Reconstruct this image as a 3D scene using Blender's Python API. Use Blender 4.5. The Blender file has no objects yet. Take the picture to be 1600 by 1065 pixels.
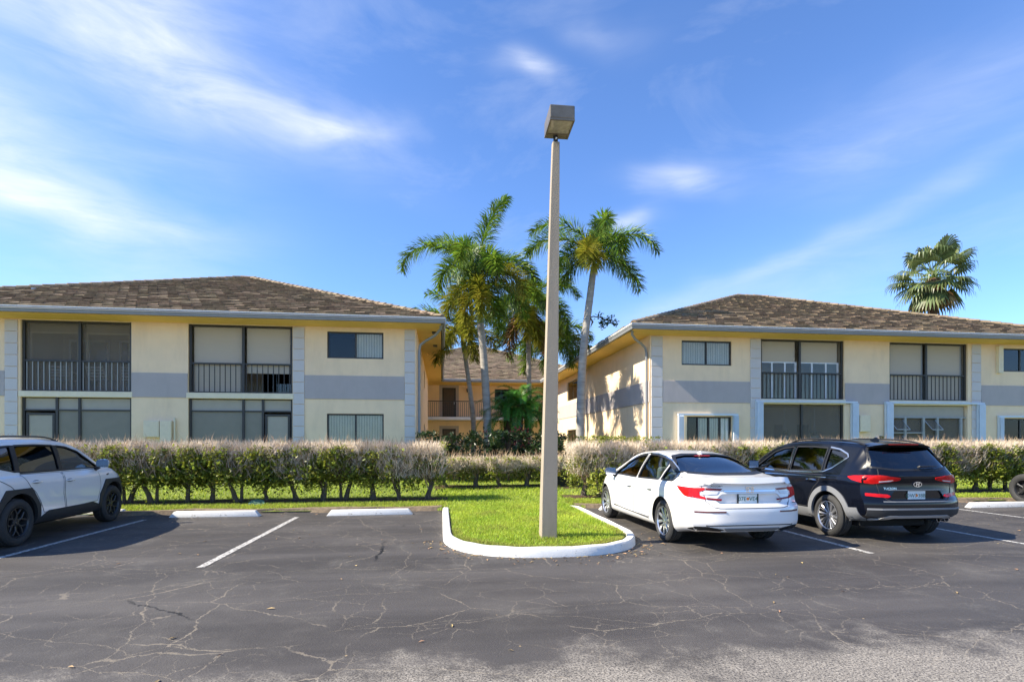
import bpy, bmesh, math, random
import numpy as np
from mathutils import Vector, Matrix
from mathutils.bvhtree import BVHTree
random.seed(7); RNG = np.random.default_rng(7)
R = math.radians
scene = bpy.context.scene
COL = scene.collection

# ------------------------------------------------------------------ camera
cam_d = bpy.data.cameras.new('camera'); cam = bpy.data.objects.new('camera', cam_d); COL.objects.link(cam)
cam.location = (0, 0, 1.6)
cam.rotation_euler = (R(90), 0, -math.atan(110/850))
cam_d.sensor_width = 36; cam_d.lens = 36*850/1600
cam_d.shift_y = (690-532.5)/1600
cam_d.clip_start = .05; cam_d.clip_end = 3000
scene.camera = cam

# ------------------------------------------------------------------ light
SUN_EL, SUN_A = R(40), R(-4)          # the sun stands left of the buildings, nearly along their fronts
sun_from = Vector((-math.cos(SUN_A)*math.cos(SUN_EL), math.sin(SUN_A)*math.cos(SUN_EL), math.sin(SUN_EL)))
sl = bpy.data.lights.new('sun', 'SUN'); sl.energy = 5.0; sl.angle = R(.5); sl.color = (1, .91, .74)
so = bpy.data.objects.new('sun', sl); COL.objects.link(so)
so.rotation_euler = (-sun_from).to_track_quat('-Z', 'Y').to_euler(); so.location = (-30, 10, 30)
scene.view_settings.view_transform = 'Standard'; scene.view_settings.look = 'None'
scene.view_settings.gamma = 1; scene.view_settings.exposure = 1.08
scene.view_settings.use_curve_mapping = False

world = bpy.data.worlds.new('World'); scene.world = world; world.use_nodes = True
world.cycles.sampling_method = 'MANUAL'; world.cycles.sample_map_resolution = 512
scene.cycles.max_bounces = 7; scene.cycles.diffuse_bounces = 4; scene.cycles.glossy_bounces = 4; scene.cycles.transparent_max_bounces = 16
SKYT = (.52, .655, .87, 1)
def build_world():
    nt = world.node_tree; N = nt.nodes; L = nt.links
    for n in list(N): N.remove(n)
    out = N.new('ShaderNodeOutputWorld'); bg = N.new('ShaderNodeBackground')
    sky = N.new('ShaderNodeTexSky'); sky.sky_type = 'NISHITA'; sky.sun_disc = False
    sky.sun_elevation = SUN_EL; sky.sun_rotation = math.atan2(sun_from.x, sun_from.y) % (2*math.pi)
    sky.air_density = 1.0; sky.dust_density = .15; sky.ozone_density = 3.0
    bg.inputs['Strength'].default_value = .15
    tc = N.new('ShaderNodeTexCoord')
    sep = N.new('ShaderNodeSeparateXYZ'); L.new(tc.outputs['Generated'], sep.inputs[0])
    def M(op, a, b=None, c=None):
        n = N.new('ShaderNodeMath'); n.operation = op
        for i, v in enumerate((a, b, c)):
            if v is None: continue
            if isinstance(v, (int, float)): n.inputs[i].default_value = v
            else: L.new(v, n.inputs[i])
        return n.outputs[0]
    az = M('ARCTAN2', sep.outputs[0], sep.outputs[1])
    el = M('ARCSINE', sep.outputs[2])
    comb = N.new('ShaderNodeCombineXYZ'); L.new(az, comb.inputs[0]); L.new(el, comb.inputs[1])
    def noise(scale, sx, sy, rot, detail, dist=0., rough=.55):
        mp = N.new('ShaderNodeMapping'); mp.inputs['Rotation'].default_value = (0, 0, rot); mp.inputs['Scale'].default_value = (sx, sy, 1)
        L.new(comb.outputs[0], mp.inputs[0])
        n = N.new('ShaderNodeTexNoise'); n.inputs['Scale'].default_value = scale; n.inputs['Detail'].default_value = detail
        n.inputs['Roughness'].default_value = rough; n.inputs['Distortion'].default_value = dist
        L.new(mp.outputs[0], n.inputs['Vector']); return n.outputs['Fac']
    wob = noise(2.6, 1, 1.6, .2, 3)
    azw = M('ADD', az, M('MULTIPLY', M('SUBTRACT', wob, .5), .22))
    wob2 = noise(3.1, 1, 1.4, 1.3, 3)
    elw = M('ADD', el, M('MULTIPLY', M('SUBTRACT', wob2, .5), .13))
    # cirrus patches: azimuth, elevation, half-lengths (radians), tilt, strength
    blobs = [(-.60, .62, .24, .16, -.3, .62), (-.36, .52, .22, .050, -.20, .46), (-.19, .51, .08, .026, .15, .50), (-.66, .38, .26, .06, -.40, .62),
             (-.60, .315, .20, .03, .0, .5), (-.45, .22, .2, .02, .0, .2), (.155, .595, .050, .016, -.05, .6), (.29, .65, .09, .02, -.05, .2),
             (.42, .43, .080, .022, -.12, .55), (.33, .365, .045, .020, .3, .45), (.62, .30, .36, .018, .30, .22), (.50, .20, .30, .06, .25, .28),
             (.78, .45, .18, .06, .2, .2)]
    tot = None
    for a, e, la, le, t, s in blobs:
        da = M('SUBTRACT', azw, a); de = M('SUBTRACT', elw, e)
        u = M('ADD', M('MULTIPLY', da, math.cos(t)/la), M('MULTIPLY', de, math.sin(t)/la))
        v = M('ADD', M('MULTIPLY', da, -math.sin(t)/le), M('MULTIPLY', de, math.cos(t)/le))
        r2 = M('ADD', M('MULTIPLY', u, u), M('MULTIPLY', v, v))
        g = M('MULTIPLY', M('POWER', 2.718, M('MULTIPLY', r2, -1.0)), s)
        tot = g if tot is None else M('ADD', tot, g)
    fine = noise(5, 1, 4.5, -.2, 8, .5, .62)
    tex = M('MULTIPLY_ADD', fine, 1.7, -.15)
    m1 = M('MULTIPLY', tot, tex)
    veil = noise(2.2, 1, 2.6, .35, 7, .6, .6)
    m2 = M('MULTIPLY', M('MAXIMUM', M('SUBTRACT', veil, .52), 0), .7)
    up = M('MULTIPLY', M('MAXIMUM', el, 0), 3.5); up = M('MINIMUM', up, 1)
    cl = M('MINIMUM', M('ADD', m1, M('MULTIPLY', m2, up)), .92)
    cl = M('MAXIMUM', cl, 0)
    # the clear sky's own colour: deeper and a little less cyan than the model's
    gam = N.new('ShaderNodeGamma'); gam.inputs[1].default_value = 1.0; L.new(sky.outputs[0], gam.inputs[0])
    tint = N.new('ShaderNodeMix'); tint.data_type = 'RGBA'; tint.blend_type = 'MULTIPLY'; tint.inputs[0].default_value = 1
    L.new(gam.outputs[0], tint.inputs[6]); tint.inputs[7].default_value = SKYT
    mix = N.new('ShaderNodeMix'); mix.data_type = 'RGBA'; L.new(cl, mix.inputs[0]); L.new(tint.outputs[2], mix.inputs[6])
    mix.inputs[7].default_value = (3.6, 3.75, 4.1, 1)
    L.new(mix.outputs[2], bg.inputs['Color']); L.new(bg.outputs[0], out.inputs[0])
build_world()

# ------------------------------------------------------------------ materials
def mat(name, col, rough=.6, var=.0, scale=6., bump=0., bscale=60., metal=0., coat=0., spec=.5, island=0., trans=0., hue=None, stretch=None):
    """procedural material: base colour with noise variation, optional per-leaf variation, bump and translucency"""
    m = bpy.data.materials.new(name); m.use_nodes = True
    nt = m.node_tree; N = nt.nodes; L = nt.links; b = N['Principled BSDF']; out = N['Material Output']
    b.inputs['Roughness'].default_value = rough; b.inputs['Metallic'].default_value = metal
    b.inputs['Coat Weight'].default_value = coat; b.inputs['Coat Roughness'].default_value = .04
    b.inputs['Specular IOR Level'].default_value = spec
    src = None
    tc = N.new('ShaderNodeTexCoord'); vec = tc.outputs['Object']
    if stretch:
        mp = N.new('ShaderNodeMapping'); mp.inputs['Scale'].default_value = stretch; L.new(vec, mp.inputs[0]); vec = mp.outputs[0]
    hi = hue or tuple(min(1, c*(1+var)) for c in col); lo = tuple(c*(1-var) for c in col)
    if var > 0 or hue:
        n = N.new('ShaderNodeTexNoise'); n.inputs['Scale'].default_value = scale; n.inputs['Detail'].default_value = 6
        n.inputs['Roughness'].default_value = .65; L.new(vec, n.inputs['Vector'])
        cr = N.new('ShaderNodeValToRGB'); cr.color_ramp.elements[0].position = .3; cr.color_ramp.elements[1].position = .7
        cr.color_ramp.elements[0].color = (*lo, 1); cr.color_ramp.elements[1].color = (*hi, 1)
        L.new(n.outputs['Fac'], cr.inputs[0]); src = cr.outputs[0]
    if island > 0:
        g = N.new('ShaderNodeNewGeometry'); hs = N.new('ShaderNodeHueSaturation')
        mr = N.new('ShaderNodeMapRange'); mr.inputs[3].default_value = 1-island; mr.inputs[4].default_value = 1+island
        L.new(g.outputs['Random Per Island'], mr.inputs[0]); L.new(mr.outputs[0], hs.inputs['Value'])
        m2 = N.new('ShaderNodeMapRange'); m2.inputs[3].default_value = .5-island*.05; m2.inputs[4].default_value = .5+island*.05
        ml = N.new('ShaderNodeMath'); ml.operation = 'MULTIPLY'; ml.inputs[1].default_value = 7.31
        fr = N.new('ShaderNodeMath'); fr.operation = 'FRACT'; L.new(g.outputs['Random Per Island'], ml.inputs[0]); L.new(ml.outputs[0], fr.inputs[0])
        L.new(fr.outputs[0], m2.inputs[0]); L.new(m2.outputs[0], hs.inputs['Hue'])
        if src: L.new(src, hs.inputs['Color'])
        else: hs.inputs['Color'].default_value = (*col, 1)
        src = hs.outputs[0]
    if src: L.new(src, b.inputs['Base Color'])
    else: b.inputs['Base Color'].default_value = (*col, 1)
    if bump > 0:
        n2 = N.new('ShaderNodeTexNoise'); n2.inputs['Scale'].default_value = bscale; n2.inputs['Detail'].default_value = 4
        L.new(vec, n2.inputs['Vector'])
        bp = N.new('ShaderNodeBump'); bp.inputs['Strength'].default_value = bump; bp.inputs['Distance'].default_value = .02
        L.new(n2.outputs['Fac'], bp.inputs['Height']); L.new(bp.outputs[0], b.inputs['Normal'])
    if trans > 0:
        t = N.new('ShaderNodeBsdfTranslucent'); mx = N.new('ShaderNodeMixShader'); mx.inputs[0].default_value = trans
        if src: L.new(src, t.inputs[0])
        else: t.inputs[0].default_value = (*col, 1)
        L.new(b.outputs[0], mx.inputs[1]); L.new(t.outputs[0], mx.inputs[2]); L.new(mx.outputs[0], out.inputs[0])
    return m

def glass_mat(name, tint, refl=1.5, base=.02, rough=.0):
    """thin pane: tinted see-through plus fresnel mirror"""
    m = bpy.data.materials.new(name); m.use_nodes = True
    nt = m.node_tree; N = nt.nodes; L = nt.links; N.remove(N['Principled BSDF']); out = N['Material Output']
    tr = N.new('ShaderNodeBsdfTransparent'); tr.inputs[0].default_value = (*tint, 1)
    gl = N.new('ShaderNodeBsdfGlossy'); gl.inputs['Roughness'].default_value = rough; gl.inputs['Color'].default_value = (.95, .97, 1, 1)
    fr = N.new('ShaderNodeFresnel'); fr.inputs[0].default_value = refl
    ad = N.new('ShaderNodeMath'); ad.operation = 'ADD'; ad.inputs[1].default_value = base; L.new(fr.outputs[0], ad.inputs[0])
    mx = N.new('ShaderNodeMixShader'); L.new(ad.outputs[0], mx.inputs[0]); L.new(tr.outputs[0], mx.inputs[1]); L.new(gl.outputs[0], mx.inputs[2])
    L.new(mx.outputs[0], out.inputs[0]); return m

def screen_mat(name, col, see):
    """fine insect-screen mesh: part see-through, part matt cloth"""
    m = bpy.data.materials.new(name); m.use_nodes = True
    nt = m.node_tree; N = nt.nodes; L = nt.links; b = N['Principled BSDF']; out = N['Material Output']
    b.inputs['Base Color'].default_value = (*col, 1); b.inputs['Roughness'].default_value = .8
    tr = N.new('ShaderNodeBsdfTransparent'); mx = N.new('ShaderNodeMixShader'); mx.inputs[0].default_value = see
    L.new(b.outputs[0], mx.inputs[1]); L.new(tr.outputs[0], mx.inputs[2]); L.new(mx.outputs[0], out.inputs[0]); return m

def asphalt_mat():
    m = bpy.data.materials.new('sealed_asphalt'); m.use_nodes = True
    nt = m.node_tree; N = nt.nodes; L = nt.links; b = N['Principled BSDF']
    tc = N.new('ShaderNodeTexCoord'); O = tc.outputs['Object']
    def noise(s, d=5, r=.6, vec=O, dist=0.):
        n = N.new('ShaderNodeTexNoise'); n.inputs['Scale'].default_value = s; n.inputs['Detail'].default_value = d
        n.inputs['Roughness'].default_value = r; n.inputs['Distortion'].default_value = dist; L.new(vec, n.inputs['Vector']); return n
    def M(op, a, b_=None, c=None):
        n = N.new('ShaderNodeMath'); n.operation = op
        for i, v in enumerate((a, b_, c)):
            if v is None: continue
            if isinstance(v, (int, float)): n.inputs[i].default_value = v
            else: L.new(v, n.inputs[i])
        return n.outputs[0]
    def ss(v, lo, hi):
        n = N.new('ShaderNodeMapRange'); n.interpolation_type = 'SMOOTHSTEP'
        n.inputs[1].default_value = lo; n.inputs[2].default_value = hi; L.new(v, n.inputs[0]); return n.outputs[0]
    def mixc(f, a, c):
        n = N.new('ShaderNodeMix'); n.data_type = 'RGBA'
        if isinstance(f, float): n.inputs[0].default_value = f
        else: L.new(f, n.inputs[0])
        for i, v in ((6, a), (7, c)):
            if isinstance(v, tuple): n.inputs[i].default_value = (*v, 1)
            else: L.new(v, n.inputs[i])
        return n.outputs[2]
    # broad tone: drive-lane bands along X and mottling
    mp = N.new('ShaderNodeMapping'); mp.inputs['Scale'].default_value = (.12, .9, 1); L.new(O, mp.inputs[0])
    band = noise(1.3, 4, .6, mp.outputs[0]).outputs['Fac']
    mot = noise(.55, 6, .65).outputs['Fac']
    col = mixc(ss(band, .35, .68), (.048, .043, .040), (.082, .074, .069))
    col = mixc(ss(mot, .45, .75), col, (.098, .089, .081))
    blue = noise(.35, 3).outputs['Fac']; col = mixc(ss(blue, .5, .8), col, (.052, .048, .047))
    # aggregate speckle
    sp = noise(95, 2, .7).outputs['Fac']; col = mixc(M('MULTIPLY', ss(sp, .56, .72), .6), col, (.15, .14, .13))
    sp3 = noise(170, 2, .7).outputs['Fac']; col = mixc(M('MULTIPLY', ss(sp3, .55, .7), .55), col, (.012, .012, .012))
    # cracks: three sizes of distorted cell borders, broken up by noise
    sepo = N.new('ShaderNodeSeparateXYZ'); L.new(O, sepo.inputs[0])
    def warp(n, amp, base):
        w = N.new('ShaderNodeVectorMath'); w.operation = 'MULTIPLY_ADD'; L.new(n.outputs['Color'], w.inputs[0]); w.inputs[1].default_value = (amp, amp, 0); L.new(base, w.inputs[2]); return w
    wadd = warp(noise(11, 4, .7), .10, warp(noise(1.1, 2, .5), .5, O).outputs[0])
    def cells(s, w, lo, hi, nscale, sx=1.):
        mpv = N.new('ShaderNodeMapping'); mpv.inputs['Scale'].default_value = (s*sx, s, s); L.new(wadd.outputs[0], mpv.inputs[0])
        v = N.new('ShaderNodeTexVoronoi'); v.feature = 'DISTANCE_TO_EDGE'; v.inputs['Scale'].default_value = 1; L.new(mpv.outputs[0], v.inputs['Vector'])
        wn = noise(16, 3, .7).outputs['Fac']
        wid = M('MULTIPLY', M('MAXIMUM', M('SUBTRACT', wn, .30), 0), 5*w*s)
        line = M('LESS_THAN', v.outputs[0], wid)
        return M('MULTIPLY', line, ss(noise(nscale, 3).outputs['Fac'], lo, hi))
    c1 = cells(.33, .0025, .42, .50, .5, .7); c2 = cells(.95, .0030, .40, .50, .7, .6); c3 = cells(2.4, .0026, .44, .54, 1.0)
    tan = mixc(noise(3, 3).outputs['Fac'], (.13, .112, .09), (.29, .245, .185))
    col = mixc(M('MULTIPLY', c1, .75), col, tan); col = mixc(M('MULTIPLY', c2, .8), col, tan); col = mixc(M('MULTIPLY', c3, .6), col, tan)
    d1 = cells(.22, .009, .50, .56, .22, .5); col = mixc(M('MULTIPLY', d1, ss(sepo.outputs[0], 1.5, -1.0)), col, (.008, .008, .008))
    # worn strip where the sealer has gone (the old edge of the lot, nearest the street side)
    edge = noise(.7, 6, .72).outputs['Fac']
    wy = M('ADD', sepo.outputs[1], M('MULTIPLY', M('SUBTRACT', edge, .5), 3.4))
    worn = ss(wy, 4.2, 3.45)
    grit = noise(60, 5, .8).outputs['Fac']
    wm = M('MULTIPLY', worn, ss(grit, .41, .57))
    wcol = mixc(noise(12, 4).outputs['Fac'], (.15, .135, .115), (.50, .45, .38))
    col = mixc(wm, col, wcol)
    # pale dust by the kerb and scattered leaf bits
    dust = M('MULTIPLY', ss(noise(1.1, 6, .7).outputs['Fac'], .56, .72), ss(noise(30, 3, .7).outputs['Fac'], .42, .62))
    col = mixc(M('MULTIPLY', dust, .55), col, (.16, .15, .135))
    bits = N.new('ShaderNodeTexVoronoi'); bits.inputs['Scale'].default_value = 2.2; L.new(O, bits.inputs['Vector'])
    col = mixc(M('MULTIPLY', M('LESS_THAN', bits.outputs['Distance'], .022), .9), col, (.34, .25, .14))
    L.new(col, b.inputs['Base Color'])
    L.new(M('MULTIPLY_ADD', mot, .25, .52), b.inputs['Roughness']); b.inputs['Specular IOR Level'].default_value = .32
    h = M('ADD', M('MULTIPLY', sp, .5), M('MULTIPLY', M('ADD', c1, M('ADD', c2, d1)), -.9))
    h = M('ADD', h, M('MULTIPLY', noise(45, 3).outputs['Fac'], .6))
    bp = N.new('ShaderNodeBump'); bp.inputs['Strength'].default_value = .55; bp.inputs['Distance'].default_value = .012
    L.new(h, bp.inputs['Height']); L.new(bp.outputs[0], b.inputs['Normal'])
    return m

def worn_paint(name, col, under, amount=.5, scale=14):
    m = mat(name, col, .6, .06, 8, .3, 70); nt = m.node_tree; N = nt.nodes; L = nt.links; b = N['Principled BSDF']
    src = b.inputs['Base Color'].links[0].from_socket
    tc = N.new('ShaderNodeTexCoord'); n = N.new('ShaderNodeTexNoise'); n.inputs['Scale'].default_value = scale; n.inputs['Detail'].default_value = 8
    n.inputs['Roughness'].default_value = .75; L.new(tc.outputs['Object'], n.inputs['Vector'])
    mr = N.new('ShaderNodeMapRange'); mr.inputs[1].default_value = amount; mr.inputs[2].default_value = amount+.07; L.new(n.outputs['Fac'], mr.inputs[0])
    mx = N.new('ShaderNodeMix'); mx.data_type = 'RGBA'; L.new(mr.outputs[0], mx.inputs[0]); L.new(src, mx.inputs[6]); mx.inputs[7].default_value = (*under, 1)
    L.new(mx.outputs[2], b.inputs['Base Color']); return m

def streaked(name, col, streak, amount, rough=.85, bump=.35, bscale=55):
    """stucco or concrete with faint vertical rain streaks and broad mottling"""
    m = mat(name, col, rough, .05, 1.2, bump, bscale); nt = m.node_tree; N = nt.nodes; L = nt.links; b = N['Principled BSDF']
    src = b.inputs['Base Color'].links[0].from_socket
    tc = N.new('ShaderNodeTexCoord'); mp = N.new('ShaderNodeMapping'); mp.inputs['Scale'].default_value = (1.3, 1.3, .35); L.new(tc.outputs['Object'], mp.inputs[0])
    n = N.new('ShaderNodeTexNoise'); n.inputs['Scale'].default_value = 1.4; n.inputs['Detail'].default_value = 7; n.inputs['Roughness'].default_value = .7
    L.new(mp.outputs[0], n.inputs['Vector'])
    mr = N.new('ShaderNodeMapRange'); mr.inputs[1].default_value = .48; mr.inputs[2].default_value = .8; mr.inputs[4].default_value = amount; L.new(n.outputs['Fac'], mr.inputs[0])
    mx = N.new('ShaderNodeMix'); mx.data_type = 'RGBA'; L.new(mr.outputs[0], mx.inputs[0]); L.new(src, mx.inputs[6]); mx.inputs[7].default_value = (*streak, 1)
    L.new(mx.outputs[2], b.inputs['Base Color']); return m

MT = {}
MT['asphalt'] = asphalt_mat()
MT['line'] = worn_paint('worn_line_paint', (.56, .54, .50), (.08, .074, .069), .49, 26)
MT['kerb'] = worn_paint('white_kerb_paint', (.72, .70, .66), (.27, .24, .20), .585, 13)
MT['stop'] = worn_paint('wheel_stop_paint', (.70, .68, .64), (.27, .24, .20), .58, 11)
MT['lawn'] = mat('lawn', (.13, .20, .025), .9, .35, 3, .6, 120, hue=(.22, .27, .045))
MT['blade'] = mat('grass_blade', (.36, .54, .035), .6, .25, 1.2, island=.35, trans=.45, hue=(.52, .60, .07))
MT['dryblade'] = mat('dry_grass_blade', (.45, .40, .10), .7, .3, 1.5, island=.35, trans=.4, hue=(.36, .40, .07))
MT['mulch'] = mat('mulch', (.075, .04, .022), .95, .5, 14, .8, 60)
MT['soil'] = mat('soil', (.19, .14, .09), .95, .4, 10, .7, 50)
MT['wall'] = streaked('cream_stucco', (.92, .70, .46), (.66, .49, .32), .5)
MT['soffit'] = mat('yellow_soffit', (.90, .58, .15), .8, .05, 2, .1)
MT['quoin'] = streaked('pale_grey_quoin', (.62, .58, .555), (.46, .43, .41), .4)
MT['band'] = streaked('grey_band', (.46, .41, .39), (.34, .30, .29), .5)
MT['trim'] = mat('cream_trim', (.80, .70, .50), .7, .06, 3, .15)
MT['gutter'] = mat('grey_gutter', (.26, .265, .275), .45, .08, 3)
MT['drip'] = mat('drip_edge', (.75, .74, .70), .5, .1, 5)
MT['bronze'] = mat('bronze_frame', (.035, .032, .028), .45, .15, 5)
MT['lightframe'] = mat('grey_frame', (.33, .34, .33), .5, .1, 5)
MT['tile'] = mat('concrete_roof_tile', (.215, .155, .095), .9, .3, 9, .5, 40, island=.24, hue=(.295, .22, .14))
MT['underlay'] = mat('roof_underlay', (.05, .04, .032), .95, .2, 3)
MT['shade'] = mat('beige_shade', (.50, .43, .34), .85, .04, 3, stretch=(1, 1, 30))
MT['greenscreen'] = mat('green_grey_screen', (.24, .22, .175), .75, .05, 4)
MT['greenpanel'] = mat('pale_screen_panel', (.40, .36, .29), .75, .05, 4)
MT['screen'] = screen_mat('dark_insect_screen', (.20, .17, .135), .55)
MT['inner'] = mat('porch_interior', (.62, .54, .42), .85, .1, 2)
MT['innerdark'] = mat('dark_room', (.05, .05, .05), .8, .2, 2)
MT['porchfloor'] = mat('porch_floor', (.25, .23, .2), .8, .1, 4)
MT['pane'] = glass_mat('window_pane', (.88, .89, .86), 1.38, .0)
MT['darkpane'] = glass_mat('dark_window_pane', (.5, .52, .5), 1.42, .02)
MT['blind'] = mat('vertical_blind', (.90, .86, .78), .7, .06, 3)
MT['shutter'] = mat('white_storm_shutter', (.62, .68, .74), .45, .06, 3)
MT['white'] = mat('white_metal', (.75, .76, .76), .45, .06, 5)
MT['box'] = mat('utility_box_paint', (.80, .67, .47), .5, .08, 4)
MT['door'] = mat('brown_screen_door', (.09, .065, .045), .5, .15, 4)
MT['concrete'] = streaked('pole_concrete', (.36, .295, .215), (.19, .15, .10), .7, .9, .5, 70)
MT['fixture'] = mat('bronze_fixture', (.20, .165, .12), .4, .2, 6, metal=.5)
MT['lens'] = mat('lamp_lens', (.42, .38, .25), .15, .25, 18, spec=.6)
MT['black'] = mat('black_metal', (.015, .015, .016), .4, .2, 6)
MT['bark'] = mat('hedge_bark', (.12, .095, .07), .9, .4, 14, .6, 60)
MT['twig'] = mat('bare_twig', (.66, .53, .38), .85, .25, 3, island=.35, hue=(.74, .63, .50))
MT['twigbrown'] = mat('brown_twig', (.40, .28, .17), .85, .3, 3, island=.4)
MT['leaf'] = mat('hedge_leaf', (.20, .27, .028), .45, .4, 2.4, island=.5, trans=.45, hue=(.36, .38, .055))
MT['leafyellow'] = mat('new_leaf', (.42, .45, .06), .45, .3, 3, island=.3, trans=.45)
MT['darkleaf'] = mat('dark_shrub_leaf', (.035, .065, .018), .35, .4, 2, island=.5, trans=.25)
MT['redleaf'] = mat('red_croton_leaf', (.45, .05, .07), .45, .4, 4, island=.4, trans=.35)
MT['frond'] = mat('palm_leaflet', (.12, .22, .022), .40, .3, 1.5, island=.5, trans=.42, hue=(.20, .31, .032))
MT['frondyel'] = mat('yellowing_palm_leaflet', (.28, .33, .03), .45, .3, 1.5, island=.4, trans=.42, hue=(.33, .28, .03))
MT['frondold'] = mat('dry_palm_leaflet', (.26, .15, .06), .7, .3, 2, island=.4, trans=.25)
MT['frondblue'] = mat('fan_palm_leaf', (.11, .155, .055), .4, .35, 1.5, island=.4, trans=.3, hue=(.19, .22, .08))
MT['date'] = mat('date_palm_leaflet', (.08, .24, .03), .4, .3, 2, island=.35, trans=.35)
MT['trunk'] = mat('grey_palm_trunk', (.36, .33, .29), .9, .25, 2, .6, 25, stretch=(1, 1, 6))
MT['trunkbrown'] = mat('brown_palm_trunk', (.11, .06, .035), .95, .4, 8, .8, 30)
MT['crownshaft'] = mat('palm_crownshaft', (.17, .23, .05), .5, .25, 3, stretch=(1, 1, .4))

# ------------------------------------------------------------------ helpers
class MB:
    """collects vertices and faces; build() links them as one mesh object"""
    def __init__(s): s.v = []; s.f = []
    def add(s, vs, fs):
        o = len(s.v); s.v.extend([tuple(p) for p in vs]); s.f.extend([tuple(i+o for i in q) for q in fs]); return s
    def box(s, x0, x1, y0, y1, z0, z1):
        vs = [(x, y, z) for z in (z0, z1) for y in (y0, y1) for x in (x0, x1)]
        return s.add(vs, [(0, 2, 3, 1), (4, 5, 7, 6), (0, 1, 5, 4), (2, 6, 7, 3), (0, 4, 6, 2), (1, 3, 7, 5)])
    def bbox(s, x0, x1, y0, y1, z0, z1, b=.01):
        """box with chamfered edges"""
        bm = bmesh.new(); bmesh.ops.create_cube(bm, size=1)
        for v in bm.verts: v.co = Vector(((x0+x1)/2+v.co.x*(x1-x0), (y0+y1)/2+v.co.y*(y1-y0), (z0+z1)/2+v.co.z*(z1-z0)))
        bmesh.ops.bevel(bm, geom=bm.edges[:], offset=b, segments=2, affect='EDGES', profile=.5)
        return s.bm(bm)
    def bm(s, bm):
        bm.verts.index_update()
        s.add([v.co for v in bm.verts], [[v.index for v in f.verts] for f in bm.faces]); bm.free(); return s
    def tube(s, pts, rad, n=8, caps=True):
        pts = [Vector(p) for p in pts]; rad = [rad]*len(pts) if isinstance(rad, (int, float)) else rad
        vs = []; fs = []; prev = None
        for i, p in enumerate(pts):
            t = (pts[min(i+1, len(pts)-1)]-pts[max(i-1, 0)]).normalized()
            a = prev if prev is not None else (Vector((1, 0, 0)) if abs(t.x) < .8 else Vector((0, 1, 0)))
            a = (a-t*a.dot(t)).normalized(); prev = a; b = t.cross(a)
            vs += [p+(a*math.cos(2*math.pi*k/n)+b*math.sin(2*math.pi*k/n))*rad[i] for k in range(n)]
        for i in range(len(pts)-1):
            fs += [(i*n+k, i*n+(k+1) % n, (i+1)*n+(k+1) % n, (i+1)*n+k) for k in range(n)]
        if caps: fs += [tuple(range(n-1, -1, -1)), tuple((len(pts)-1)*n+k for k in range(n))]
        return s.add(vs, fs)
    def lathe(s, prof, n=24, axis='z', c=(0, 0, 0)):
        vs = []; fs = []
        for r, h in prof:
            for k in range(n):
                a = 2*math.pi*k/n
                p = (r*math.cos(a), r*math.sin(a), h) if axis == 'z' else (h, r*math.cos(a), r*math.sin(a))
                vs.append((p[0]+c[0], p[1]+c[1], p[2]+c[2]))
        for i in range(len(prof)-1):
            fs += [(i*n+k, i*n+(k+1) % n, (i+1)*n+(k+1) % n, (i+1)*n+k) for k in range(n)]
        return s.add(vs, fs)
    def mesh(s, name='m', m=None, smooth=False):
        me = bpy.data.meshes.new(name); me.from_pydata([tuple(p) for p in s.v], [], s.f)
        if m: me.materials.append(m)
        if smooth:
            me.polygons.foreach_set('use_smooth', [True]*len(me.polygons)); me.set_sharp_from_angle(angle=R(38))
        me.update(); return me
    def build(s, name, m, parent=None, smooth=False, kind=None, label=None):
        return link(name, s.mesh(name, m, smooth), parent, kind=kind, label=label)

def link(name, me, parent=None, loc=None, rot=None, label=None, cat=None, group=None, kind=None):
    o = bpy.data.objects.new(name, me); COL.objects.link(o)
    if parent is not None: o.parent = parent
    if loc is not None: o.location = loc
    if rot is not None: o.rotation_euler = rot
    for k, v in (('label', label), ('category', cat), ('group', group), ('kind', kind)):
        if v: o[k] = v
    return o
def thing(name, label, cat, loc=(0, 0, 0), rotz=0, group=None):
    return link(name, None, None, loc, (0, 0, rotz), label, cat, group)
ORD = ['first', 'second', 'third', 'fourth', 'fifth', 'sixth', 'seventh', 'eighth', 'ninth', 'tenth', 'eleventh', 'twelfth', 'thirteenth',
       'fourteenth', 'fifteenth', 'sixteenth', 'seventeenth', 'eighteenth', 'nineteenth', 'twentieth', 'twenty-first', 'twenty-second', 'twenty-third', 'twenty-fourth']
def sstep(t): t = max(0., min(1., t)); return t*t*(3-2*t)

# ------------------------------------------------------------------ ground
LOT_EDGE = 12.85
def gz(x, y):
    """height of the lawn, rising gently from the lot to the buildings"""
    return .035 + .06*sstep((y-LOT_EDGE)/.5) + .24*sstep((y-13.5)/5.0)

def grid(name, x0, x1, nx, y0, y1, ny, fz, m, kind='structure'):
    xs = np.linspace(x0, x1, nx+1); ys = np.linspace(y0, y1, ny+1)
    vs = [(x, y, fz(x, y)) for y in ys for x in xs]
    fs = [(j*(nx+1)+i, j*(nx+1)+i+1, (j+1)*(nx+1)+i+1, (j+1)*(nx+1)+i) for j in range(ny) for i in range(nx)]
    return MB().add(vs, fs).build(name, m, smooth=True, kind=kind)
g = MB().add([(-900, -900, -.3), (900, -900, -.3), (900, 1400, -.3), (-900, 1400, -.3)], [(0, 1, 2, 3)]).build('ground', MT['lawn'], kind='structure')
lot = MB().add([(-90, -70, 0), (90, -70, 0), (90, LOT_EDGE+.1, 0), (-90, LOT_EDGE+.1, 0)], [(0, 1, 2, 3)]).build('parking_lot', MT['asphalt'], kind='structure')
grid('lawn', -90, 90, 60, LOT_EDGE, 70, 120, gz, MT['lawn'])
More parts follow.
